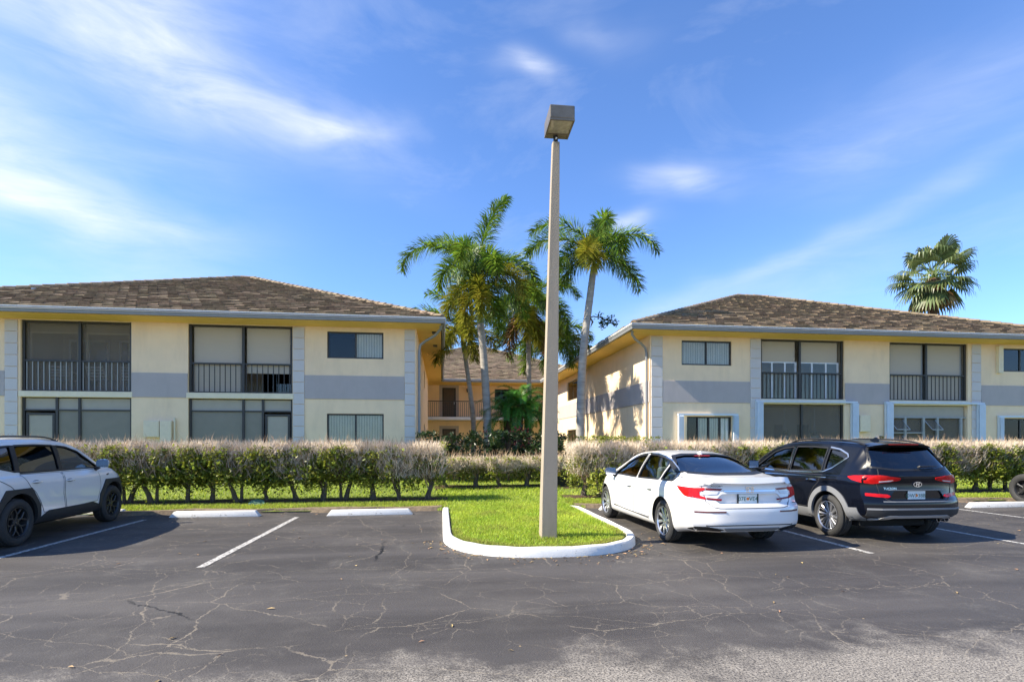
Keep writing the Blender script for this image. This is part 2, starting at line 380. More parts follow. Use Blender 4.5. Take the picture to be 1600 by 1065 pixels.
for X in (-9.1, -6.05, -3.05, 6.12, 9.07, 12.2, 15.3):
    y0 = 7.38 if X < 0 else 7.08
    MB().add([(X-.05, y0, .004), (X+.05, y0, .004), (X+.05, 12.05, .004), (X-.05, 12.05, .004)], [(0, 1, 2, 3)]).build('parking_line', MT['line'], lot)

# island kerb: a rounded nose running back into the lawn
def island_outline(off):
    x0, x1 = 0.02+off, 3.16-off; cx = (x0+x1)/2; rx = (x1-x0)/2; yc = 9.15; ry = yc-7.40-off
    pts = [(x0, 12.62)] + [(x0, y) for y in np.linspace(12.2, 9.4, 8)]
    for k in range(1, 32):
        a = math.pi+math.pi*k/32; c, s = math.cos(a), math.sin(a)
        pts.append((cx+rx*math.copysign(abs(c)**.8, c), yc+ry*math.copysign(abs(s)**.8, s)))
    pts += [(x1, y) for y in np.linspace(9.4, 12.2, 8)] + [(x1-.04, 12.62)]
    return pts
def kerb():
    prof = [(0, -.02), (.010, .105), (.030, .128), (.11, .132), (.128, .122), (.132, .02)]
    mb = MB(); outs = [island_outline(o) for o, z in prof]; n = len(outs[0])
    for j, (o, z) in enumerate(prof):
        for i, (x, y) in enumerate(outs[j]):
            e = 1 if 0 < i < n-1 else .75
            mb.v.append((x, y, z*e+.004*math.sin(i*1.7)*(z > .1)))
    for j in range(len(prof)-1):
        for i in range(n-1): mb.f.append((j*n+i, j*n+i+1, (j+1)*n+i+1, (j+1)*n+i))
    mb.f.append(tuple(j*n for j in range(len(prof)))); mb.f.append(tuple(j*n+n-1 for j in reversed(range(len(prof)))))
    return mb.build('kerb', MT['kerb'], smooth=True, kind='structure')
kerb()
def iz(x, y):
    d = min(x-.15, 3.0-x, (y-7.55) if y < 9.4 else 9)
    return .09+.045*sstep(d/.9) + (.0 if y < 12 else .0)
def island():
    mb = MB(); inner = island_outline(.15); cx, cy = 1.59, 10.2
    rings = [1, .9, .7, .45, .2]
    n = len(inner)
    for r in rings:
        for x, y in inner:
            X, Y = cx+(x-cx)*r, cy+(y-cy)*r; mb.v.append((X, Y, max(iz(X, Y), gz(X, Y)-.01 if Y > 12.5 else 0)))
    mb.v.append((cx, cy, .135)); c = len(mb.v)-1
    for j in range(len(rings)-1):
        for i in range(n): mb.f.append((j*n+i, j*n+(i+1) % n, (j+1)*n+(i+1) % n, (j+1)*n+i))
    j = len(rings)-1
    for i in range(n): mb.f.append((j*n+i, j*n+(i+1) % n, c))
    mb.build('island_lawn', MT['lawn'], smooth=True, kind='structure')
island()
# mulch beds under the hedges
def strip_bed(name, x0, x1, y0, y1, m, dz=.012):
    n = int((x1-x0)/.25); mb = MB(); k = 5
    for i in range(n+1):
        x = x0+(x1-x0)*i/n; a = y0+.07*math.sin(x*3.1)+.05*math.sin(x*7.7); b = y1+.07*math.sin(x*2.3+1)
        for j in range(k):
            y = a+(b-a)*j/(k-1); mb.v.append((x, y, -.01 if name == 'soil_edge' and j == 0 else gz(x, y)+dz+(.03 if 0 < j < k-1 else 0)))
    for i in range(n):
        for j in range(k-1): mb.f.append((i*k+j, (i+1)*k+j, (i+1)*k+j+1, i*k+j+1))
    return mb.build(name, m, smooth=True, kind='structure')
strip_bed('mulch_bed', -17, .15, 13.72, 14.55, MT['mulch'])
strip_bed('mulch_bed', 3.2, 22, 13.85, 14.65, MT['mulch'])
strip_bed('mulch_bed', -.2, 4.2, 15.9, 16.7, MT['mulch'])
strip_bed('soil_edge', -17, 0.0, 12.82, 13.05, MT['soil'], .02)
strip_bed('soil_edge', 3.2, 22, 12.82, 13.05, MT['soil'], .02)

# grass blades, uncountable
def blades(name, pts, h0, h1, w, m):
    n = len(pts); P = np.array(pts); a = RNG.uniform(0, 2*np.pi, n); h = RNG.uniform(h0, h1, n)
    d = np.stack([np.cos(a), np.sin(a), np.zeros(n)], 1)*w/2
    lean = np.stack([RNG.normal(0, .45, n)*h, RNG.normal(0, .45, n)*h, h], 1)
    V = np.stack([P-d, P+d, P+lean*.55+d*.8, P+lean*.55-d*.8, P+lean+np.array([0, 0, -.15])*h[:, None]], 1).reshape(-1, 3)
    i = np.arange(n)*5
    F = [(k, k+1, k+2, k+3) for k in i.tolist()]+[(k+3, k+2, k+4) for k in i.tolist()]
    me = bpy.data.meshes.new(name); me.from_pydata(V.tolist(), [], F); me.materials.append(m)
    return link(name, me, kind='stuff')
def sample(n, x0, x1, y0, y1, fz, ok=None):
    out = []
    while len(out) < n:
        x = random.uniform(x0, x1); y = random.uniform(y0, y1)
        if ok is None or ok(x, y): out.append((x, y, fz(x, y)-.005))
    return out
def in_island(x, y):
    if y > 9.15: return .19 < x < 2.99
    return (abs((x-1.59)/1.40)**2.5 + abs((9.15-y)/1.58)**2.5) < 1
lushz = lambda x, y: max(iz(x, y), gz(x, y)-.01 if y > 12.4 else 0)
o = blades('island_grass', sample(42000, .15, 3.05, 7.5, 12.9, lushz, in_island), .035, .085, .009, MT['blade'])
o['label'] = 'bright green grass filling the kerbed island'
dry = lambda x, y: random.random() < .5 if not in_island(x, y) else random.random() < .02 or abs((x-1.59)/1.40)**2.5+abs((9.15-y)/1.58)**2.5 > .8
blades('island_dry_grass', sample(9000, .15, 3.05, 7.5, 9.4, iz, lambda x, y: in_island(x, y) and dry(x, y)), .03, .07, .009, MT['dryblade'])
blades('island_straw', sample(3500, .15, 3.05, 7.6, 12.6, lushz, lambda x, y: in_island(x, y) and math.sin(x*4.1+1)*math.sin(y*3.3)+random.gauss(0, .25) > .45), .04, .09, .009, MT['dryblade'])
o = blades('verge_grass', sample(13000, -12, .1, 12.98, 13.8, gz) + sample(17000, 3.1, 17.5, 12.95, 13.85, gz) + sample(9000, -.1, 3.4, 12.5, 16.1, gz), .04, .10, .011, MT['blade'])
o['label'] = 'narrow strip of grass between wheel stops and hedge'
blades('dry_verge_grass', sample(15000, -12, .1, 12.9, 13.7, gz) + sample(12000, 3.1, 17.5, 12.9, 13.6, gz), .03, .09, .011, MT['dryblade'])
o = blades('lawn_grass', sample(26000, -14, 18, 14.5, 18.4, gz), .05, .11, .016, MT['blade'])
o['label'] = 'lawn seen through the gaps under the hedge'

def litter():
    mb = MB()
    for _ in range(420):
        r = random.random()
        if r < .45:
            a = random.uniform(3.3, 6.1); x, y = 1.59+(1.62+abs(random.gauss(0, .25)))*math.cos(a), 9.15+(1.80+abs(random.gauss(0, .25)))*math.sin(a)
        elif r < .75: x, y = random.uniform(-9, 15), 12.75-abs(random.gauss(0, .35))
        else: x, y = random.uniform(-6, 12), random.uniform(3.8, 12)
        if 0 < x < 3.2 and y > 9.1: continue
        a = random.uniform(0, 6.28); L = random.uniform(.015, .045); w = L*.3; c, s_ = math.cos(a), math.sin(a); z = .006
        mb.add([(x-c*L, y-s_*L, z), (x+s_*w, y-c*w, z+.006), (x+c*L, y+s_*L, z+.004), (x-s_*w, y+c*w, z+.010)], [(0, 1, 2, 3)])
    o = mb.build('leaf_litter', mat('dry_leaf', (.34, .22, .11), .8, .3, 5, island=.5), kind='stuff'); o['label'] = 'small dry leaves scattered on the tarmac'
litter()

# wheel stops: trapezoid bars with sloped ends
def wheel_stop(x, y, label, rz=0.):
    bm = bmesh.new(); L2, w0, w1, h = .92, .085, .055, .125
    vs = [bm.verts.new(p) for p in [(-L2, -w0, 0), (L2, -w0, 0), (L2, w0, 0), (-L2, w0, 0), (-L2+.1, -w1, h), (L2-.1, -w1, h), (L2-.1, w1, h), (-L2+.1, w1, h)]]
    for q in [(3, 2, 1, 0), (4, 5, 6, 7), (0, 1, 5, 4), (1, 2, 6, 5), (2, 3, 7, 6), (3, 0, 4, 7)]: bm.faces.new([vs[i] for i in q])
    bmesh.ops.bevel(bm, geom=bm.edges[:], offset=.012, segments=2, affect='EDGES', profile=.5)
    o = MB().bm(bm).build('wheel_stop', MT['stop'], smooth=True)
    o.location = (x, y, .0); o.rotation_euler = (0, 0, rz); o['label'] = label; o['category'] = 'wheel stop'; o['group'] = 'wheel stops along the hedge'
wheel_stop(-7.75, 12.95, 'white concrete wheel stop under the nose of the left white SUV')
wheel_stop(-4.80, 12.38, 'white wheel stop with its left end in the shadow of the left SUV', -.02)
wheel_stop(-1.55, 12.25, 'white wheel stop just left of the grass island', .03)
wheel_stop(4.6, 12.45, 'white wheel stop in front of the white sedan')
wheel_stop(7.35, 11.98, 'white wheel stop in front of the black SUV')
wheel_stop(10.6, 11.9, 'white wheel stop in the empty space right of the black SUV')
wheel_stop(13.62, 11.72, 'white wheel stop at the right edge beside the lone tyre')

# ------------------------------------------------------------------ lamp post
def lamp_post():
    t = thing('lamp_post', 'tall square concrete lamp post standing in the grass island', 'lamp post', (1.62, 8.24, .10))
    H = 6.10; bm = bmesh.new(); a, b = .120, .055
    vs = [bm.verts.new(p) for p in [(-a, -a, -.1), (a, -a, -.1), (a, a, -.1), (-a, a, -.1)]]; n = 10; rows = [vs]
    lean = .125
    for i in range(1, n+1):
        k = i/n; r = a+(b-a)*k; dx = lean*k
        rows.append([bm.verts.new((p[0]*r+dx, p[1]*r, H*k)) for p in [(-1, -1), (1, -1), (1, 1), (-1, 1)]])
    for j in range(n):
        for i in range(4): bm.faces.new([rows[j][i], rows[j][(i+1) % 4], rows[j+1][(i+1) % 4], rows[j+1][i]])
    bm.faces.new(rows[-1]); bm.edges.ensure_lookup_table()
    ed = [e for e in bm.edges if abs(e.verts[0].co.z-e.verts[1].co.z) > .1]
    bmesh.ops.bevel(bm, geom=ed, offset=.014, segments=2, affect='EDGES', profile=.5)
    MB().bm(bm).build('pole', MT['concrete'], t)
    tx = lean
    MB().tube([(tx, 0, H-.02), (tx, 0, H+.115)], .036, 12).build('neck', MT['black'], t)
    MB().lathe([(.0, .03), (.013, .03), (.013, .055), (0, .055)], 8, 'z', (0, 0, 0)).build('bolt', MT['white'], t).matrix_local = Matrix.Translation((tx, -.01, H+.05)) @ Matrix.Rotation(R(90), 4, 'X')
    # shoebox head reaching towards the drive lane
    hd = link('luminaire', None, t, (tx+.02, 0, H+.11), (0, 0, R(-1)))
    w, d0, d1, hh = .185, -.43, .07, .225; th = .022
    MB().bbox(-w, w, d0, d1, .03, hh, .012).build('housing', MT['fixture'], hd)
    MB().box(-w, w, d0, d0+th, 0, .0295).box(-w, w, d1-.13, d1, 0, .0295).box(-w, -w+th, d0+th, d1-.13, 0, .0295).box(w-th, w, d0+th, d1-.13, 0, .0295).build('lens_frame', MT['fixture'], hd)
    MB().box(-w+th, w-th, d0+th, d1-.13, .012, .022).build('lens', MT['lens'], hd)
lamp_post()

# ------------------------------------------------------------------ buildings
def wall_with_holes(mb, u0, u1, z0, z1, holes, place, th=.2):
    """flat wall from u0..u1, z0..z1 with rectangular holes; place(u, depth, z) -> point; depth 0 is the face, th the back"""
    us = sorted({u0, u1, *[h[0] for h in holes], *[h[1] for h in holes]}); zs = sorted({z0, z1, *[h[2] for h in holes], *[h[3] for h in holes]})
    us = [u for u in us if u0 <= u <= u1]
    inh = lambda u, z: any(h[0] < u < h[1] and h[2] < z < h[3] for h in holes)
    for i in range(len(us)-1):
        for j in range(len(zs)-1):
            a, b, c, d = us[i], us[i+1], zs[j], zs[j+1]; hole = inh((a+b)/2, (c+d)/2)
            if hole:
                for (p, q) in (((a, c), (b, c)), ((b, c), (b, d)), ((b, d), (a, d)), ((a, d), (a, c))):
                    mu, mz = (p[0]+q[0])/2, (p[1]+q[1])/2; e = 1e-4
                    nu, nz = (mu+(-e if mu == a and p[0] == q[0] else e if mu == b and p[0] == q[0] else 0)), (mz+(-e if mz == c and p[1] == q[1] else e if mz == d and p[1] == q[1] else 0))
                    if not inh(nu, nz) and u0 < nu < u1 and z0 < nz < z1:
                        mb.add([place(p[0], 0, p[1]), place(q[0], 0, q[1]), place(q[0], th, q[1]), place(p[0], th, p[1])], [(0, 1, 2, 3)])
            else:
                mb.add([place(a, 0, c), place(b, 0, c), place(b, 0, d), place(a, 0, d)], [(0, 1, 2, 3)])
                mb.add([place(a, th, c), place(b, th, c), place(b, th, d), place(a, th, d)], [(3, 2, 1, 0)])
    for u in (u0, u1): mb.add([place(u, 0, z0), place(u, th, z0), place(u, th, z1), place(u, 0, z1)], [(0, 1, 2, 3)])
    mb.add([place(u0, 0, z1), place(u1, 0, z1), place(u1, th, z1), place(u0, th, z1)], [(0, 1, 2, 3)])

Z0, ZF, ZS, ZU, ZT = .18, .42, 3.0, 3.19, 5.42      # ground, ground floor, slab soffit, upper floor, soffit
FY = 18.7                                            # street fronts of the two near buildings
def quad_box(parent, name, m, x0, x1, y0, y1, z0, z1, b=0., label=None):
    mb = MB()
    (mb.bbox(x0, x1, y0, y1, z0, z1, b) if b else mb.box(x0, x1, y0, y1, z0, z1))
    return mb.build(name, m, parent, label=label)

def window(parent, x0, x1, z0, z1, y, blind=None, sash=.5, pane='pane', panes=2, room=True):
    """sliding window in a front wall facing -Y: window(frame mesh) > pane, blind"""
    f = MB(); t = .05
    f.box(x0, x1, y+.05, y+.12, z0, z0+t).box(x0, x1, y+.05, y+.12, z1-t, z1).box(x0, x0+t, y+.05, y+.12, z0+t, z1-t).box(x1-t, x1, y+.05, y+.12, z0+t, z1-t)
    xs = [x0+t]+[x0+(x1-x0)*k/panes for k in range(1, panes)]+[x1-t]
    for k in range(1, panes): f.box(xs[k]-.025, xs[k]+.025, y+.045, y+.11, z0+t, z1-t)
    w = f.build('window', MT['bronze'], parent)
    for k in range(panes):
        MB().box(xs[k]+(.025 if k else 0), xs[k+1]-(.025 if k < panes-1 else 0), y+.075+.012*k, y+.081+.012*k, z0+t, z1-t).build('pane', MT[pane], w)
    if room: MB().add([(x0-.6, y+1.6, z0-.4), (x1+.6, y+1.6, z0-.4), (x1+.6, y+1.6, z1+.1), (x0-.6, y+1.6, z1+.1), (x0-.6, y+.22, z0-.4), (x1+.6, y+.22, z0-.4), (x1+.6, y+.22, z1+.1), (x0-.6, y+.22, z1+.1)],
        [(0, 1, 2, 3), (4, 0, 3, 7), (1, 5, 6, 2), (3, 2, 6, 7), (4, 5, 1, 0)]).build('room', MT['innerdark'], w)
    for (b0, b1) in (blind or []):
        m = MB(); n = max(3, int((b1-b0)/.085)); 
        for k in range(n):
            a = b0+(b1-b0)*k/n; c = b0+(b1-b0)*(k+1)/n
            m.add([(a+.004, y+.105+.02*(k % 2), z0+.03), (c-.004, y+.105+.018*((k+1) % 2), z0+.03), (c-.004, y+.105+.018*((k+1) % 2), z1-.03), (a+.004, y+.105+.02*(k % 2), z1-.03)], [(0, 1, 2, 3)])
        m.build('blind', MT['blind'], w)
    return w

def recess(parent, x0, x1, z0, z1, y, depth, back=True):
    """porch behind an opening: floor, ceiling, side and back walls as parts"""
    p = MB().add([(x0, y+.2, z0), (x1, y+.2, z0), (x1, y+depth, z0), (x0, y+depth, z0)], [(0, 1, 2, 3)]).build('porch_floor', MT['porchfloor'], parent)
    m = MB().add([(x0, y+.2, z0), (x0, y+depth, z0), (x0, y+depth, z1), (x0, y+.2, z1), (x1, y+.2, z0), (x1, y+depth, z0), (x1, y+depth, z1), (x1, y+.2, z1)],
                 [(0, 1, 2, 3), (7, 6, 5, 4), (3, 2, 6, 7), (1, 5, 6, 2)])
    m.build('porch_wall', MT['inner'], parent)

BAL_MESH = MB().box(-.011, .011, -.011, .011, 0, .92).mesh('baluster', MT['bronze'])
BAL_LIGHT = MB().box(-.011, .011, -.011, .011, 0, .92).mesh('baluster', MT['lightframe'])
def railing(parent, xs, y, z, mesh=BAL_MESH, m='bronze', pitch=.165, h=.98):
    for a, b in zip(xs[:-1], xs[1:]):
        r = MB().box(a+.04, b-.04, y-.028, y+.028, z+h-.05, z+h).build('railing', MT[m], parent)
        MB().box(a+.04, b-.04, y-.02, y+.02, z+.015, z+.04).build('bottom_rail', MT[m], r)
        n = max(2, round((b-a)/pitch))
        for k in range(n): link('baluster', mesh, r, (a+(b-a)*(k+.5)/n, y, z+.04))
def posts(parent, xs, y, z0, z1, w=.07, m='bronze', bars=()):
    for x in xs: MB().box(x-w/2, x+w/2, y-.035, y+.035, z0, z1).build('screen_post', MT[m], parent)
    for (a, b, z) in bars: MB().box(a, b, y-.03, y+.03, z-.022, z+.022).build('screen_bar', MT[m], parent)
def panel(parent, name, m, x0, x1, z0, z1, y, t=.008, label=None):
    return MB().box(x0, x1, y, y+t, z0, z1).build(name, MT[m], parent, label=label)

def roof_slopes(parent, x0, x1, y0, y1, ze, pitch, fine=(True, True, True, True)):
    """hip roof: underlay solid, rows of single tiles on each slope, hip and ridge caps, fascia gutter"""
    W, D = x1-x0, y1-y0; d = min(W, D)/2; zr = ze+pitch*d; cx = (x0+x1)/2; cy0, cy1 = y0+d, y1-d
    if W > D: ra, rb = (x0+d, (y0+y1)/2), (x1-d, (y0+y1)/2)
    else: ra, rb = (cx, cy0), (cx, cy1)
    V = [(x0, y0, ze), (x1, y0, ze), (x1, y1, ze), (x0, y1, ze), (ra[0], ra[1], zr), (rb[0], rb[1], zr)]
    fs = [(0, 1, 5, 4), (1, 2, 5), (2, 3, 4, 5), (3, 0, 4)] if W > D else [(0, 1, 4), (1, 2, 5, 4), (2, 3, 5), (3, 0, 4, 5)]
    roof = MB().add(V, fs).build('roof', MT['underlay'], parent)
    ex = .36; tw = .325; cosp = 1/math.sqrt(1+pitch*pitch); sinp = pitch*cosp
    # slopes: origin, direction along the eave, inward direction, eave length
    S = [((x0, y0), (1, 0), (0, 1), W), ((x1, y0), (0, 1), (-1, 0), D), ((x1, y1), (-1, 0), (0, -1), W), ((x0, y1), (0, -1), (1, 0), D)]
    for si, (o, u, n, Lw) in enumerate(S):
        if not fine[si]: continue
        mb = MB(); rows = int(d/cosp/ex)+1
        for r in range(rows):
            s0 = r*ex-.06; run = s0*cosp; jog = (r % 2)*tw/2+random.uniform(-.02, .02)
            a0, a1 = run+.02, Lw-run-.02; k0 = int((a0-jog)/tw)-1; k1 = int((a1-jog)/tw)+1
            rowz = random.uniform(-.006, .006)
            for k in range(k0, k1):
                a = k*tw+jog; b = a+tw-.008
                a = max(a, a0); b = min(b, a1)
                if b-a < .05: continue
                l0 = s0+random.uniform(-.012, .012); l1 = min(s0+ex+.05, d/cosp)
                if l1-l0 < .05: continue
                lift0 = .085+rowz+random.uniform(-.014, .016); lift1 = .018; th = .05; dz = random.uniform(-.006, .006)
                def P(al, sl, up): 
                    hx = sl*cosp-up*sinp; return (o[0]+u[0]*al+n[0]*hx, o[1]+u[1]*al+n[1]*hx, ze+sl*sinp+up*cosp)
                ash = min(b-a, max(0, 0))
                at, bt = max(a, l1*cosp), min(b, Lw-l1*cosp)
                if bt <= at: at = bt = (a+b)/2
                vs = [P(a, l0, lift0-th), P(b, l0, lift0-th+dz), P(b, l0, lift0+dz), P(a, l0, lift0), P(bt, l1, lift1+.01), P(at, l1, lift1+.01), P(at, l1, lift1-.015), P(bt, l1, lift1-.015)]
                mb.add(vs, [(0, 1, 2, 3), (3, 2, 4, 5), (0, 3, 5, 6), (1, 7, 4, 2)])
        mb.build('roof_tiles', MT['tile'], roof, kind='stuff')
    caps = MB()
    def cap_line(A, B):
        A, B = Vector(A), Vector(B); L = (B-A).length; n = int(L/.36); t = (B-A)/L; side = t.cross(Vector((0, 0, 1))).normalized(); up = side.cross(t)
        for k in range(n):
            p = A+t*(k*L/n); q = A+t*((k+1.12)*L/n); h0 = .10+random.uniform(-.006, .006); h1 = .075
            w = .13; pts = []
            for c, h in ((p, h0), (q, h1)):
                pts += [c+side*w+up*(h-.085), c+side*w*.55+up*(h-.01), c+up*(h+.02), c-side*w*.55+up*(h-.01), c-side*w+up*(h-.085)]
            caps.add(pts, [(i, i+1, i+6, i+5) for i in range(4)]+[(0, 1, 2, 3, 4)])
    zo = .02
    R0, R1 = (ra[0], ra[1], zr+zo), (rb[0], rb[1], zr+zo)
    if W > D: hips = [((x0, y0), R0), ((x1, y0), R1), ((x1, y1), R1), ((x0, y1), R0)]
    else: hips = [((x0, y0), R0), ((x1, y0), R0), ((x1, y1), R1), ((x0, y1), R1)]
    for (hx, hy), r in hips: cap_line((hx, hy, ze+zo), r)
    if (Vector(R0)-Vector(R1)).length > .4: cap_line(R0, R1)
    caps.build('ridge_caps', MT['tile'], roof, kind='stuff')
    # gutter: K-profile swept round the eave, with a pale drip edge above it
    prof = [(.0, -.02), (-.10, -.02), (-.13, -.06), (-.105, -.10), (-.085, -.165), (-.005, -.165)]
    gm = MB()
    cor = [(x0, y0, -1, -1), (x1, y0, 1, -1), (x1, y1, 1, 1), (x0, y1, -1, 1)]
    for (px, py, sx, sy) in cor:
        for (o_, dz) in prof: gm.v.append((px-sx*o_-sx*.02, py-sy*o_-sy*.02, ze+dz))
    np_ = len(prof)
    for c in range(4):
        for j in range(np_): gm.f.append((c*np_+j, ((c+1) % 4)*np_+j, ((c+1) % 4)*np_+(j+1) % np_, c*np_+(j+1) % np_))
    gm.build('gutter', MT['gutter'], parent)
    dm = MB(); e = .105
    dm.box(x0-e, x1+e, y0-e, y0+.02, ze-.018, ze+.012).box(x0-e, x1+e, y1-.02, y1+e, ze-.018, ze+.012).box(x0-e, x0+.02, y0+.02, y1-.02, ze-.018, ze+.012).box(x1-.02, x1+e, y0+.02, y1-.02, ze-.018, ze+.012)
    dm.build('drip_edge', MT['drip'], parent)
    return roof

def quoins(parent, x0, x1, y, z0, z1, face='front', proud=.03, back=.0, pitch=.365):
    """column of separate blocks; recessed joints show the wall behind"""
    n = max(1, round((z1-z0)/pitch)); p = (z1-z0)/n
    me = None
    for k in range(n):
        if me is None:
            me = MB().bbox(-(x1-x0)/2, (x1-x0)/2, -proud, back, .008, p-.008, .007).mesh('quoin_block', MT['quoin'])
        link('quoin_block', me, parent, ((x0+x1)/2, y, z0+k*p))

def downspout(parent, pts, m='gutter'):
    MB().tube(pts, .045, 10).build('downspout', MT[m], parent, smooth=True)

def side_wall(mb, x, y0, y1, holes, out):
    wall_with_holes(mb, y0, y1, Z0, ZT, holes, lambda u, d, z: (x-out*d, u, z))

def bands(parent, spans, y, z0=3.02, z1=3.80):
    for a, b in spans: quad_box(parent, 'band', MT['band'], a, b, y-.028, y-.002, z0, z1, .006)

def porch_door_panels(parent, xs, y, doors):
    """ground-floor screened porch of opaque green-grey panels: transoms over lower panels, with a door"""
    zt = 2.60
    bars = []
    for i in range(len(xs)-1):
        a, b = xs[i]+.035, xs[i+1]-.035
        bars.append((a, b, zt))
        panel(parent, 'transom_panel', 'greenpanel', a, b, zt+.022, ZS-.03, y+.01)
        if i in doors:
            d = MB(); x0, x1 = a+.03, b-.03; z1 = zt-.09
            d.box(x0, x0+.07, y-.02, y+.03, ZF, z1).box(x1-.07, x1, y-.02, y+.03, ZF, z1).box(x0+.07, x1-.07, y-.02, y+.03, z1-.07, z1).box(x0+.07, x1-.07, y-.02, y+.03, ZF, ZF+.1)
            dr = d.build('screen_door', MT['bronze'], parent)
            panel(dr, 'door_screen', 'greenpanel', x0+.07, x1-.07, ZF+.1, z1-.07, y+.005)
        else:
            panel(parent, 'screen_panel', 'greenscreen', a, b, ZF, zt-.022, y+.01)
    posts(parent, xs, y, ZF, ZS-.0, .07, 'bronze', bars)

def storm_box(parent, x0, x1, z0, z1, y, dep=.13):
    """folded accordion shutter: a stack of narrow blades"""
    m = MB(); n = 4; w = (x1-x0)/n
    for k in range(n):
        a = x0+k*w
        m.add([(a, y-dep, z0), (a+w*.5, y-dep+.035, z0), (a+w, y-dep, z0), (a, y-dep, z1), (a+w*.5, y-dep+.035, z1), (a+w, y-dep, z1)], [(0, 1, 4, 3), (1, 2, 5, 4)])
    m.box(x0+.001, x1-.001, y-dep+.036, y-.001, z0, z1)
    return m.build('storm_shutter', MT['shutter'], parent)

def block(parent, x0, x1, y0, y1, front_holes, left_holes=(), right_holes=()):
    wm = MB()
    wall_with_holes(wm, x0, x1, Z0, ZT, front_holes, lambda u, d, z: (u, y0+d, z))
    side_wall(wm, x0, y0+.2, y1, left_holes, -1); side_wall(wm, x1, y0+.2, y1, right_holes, 1)
    wm.box(x0+.2, x1-.2, y1-.2, y1, Z0, ZT)
    wall = wm.build('wall', MT['wall'], parent)
    # inside of the roof space: soffit plane all round
    return wall
def soffit(parent, x0, x1, y0, y1):
    MB().box(x0, x1, y0, y1, ZT, ZT+.03).build('soffit', MT['soffit'], parent)

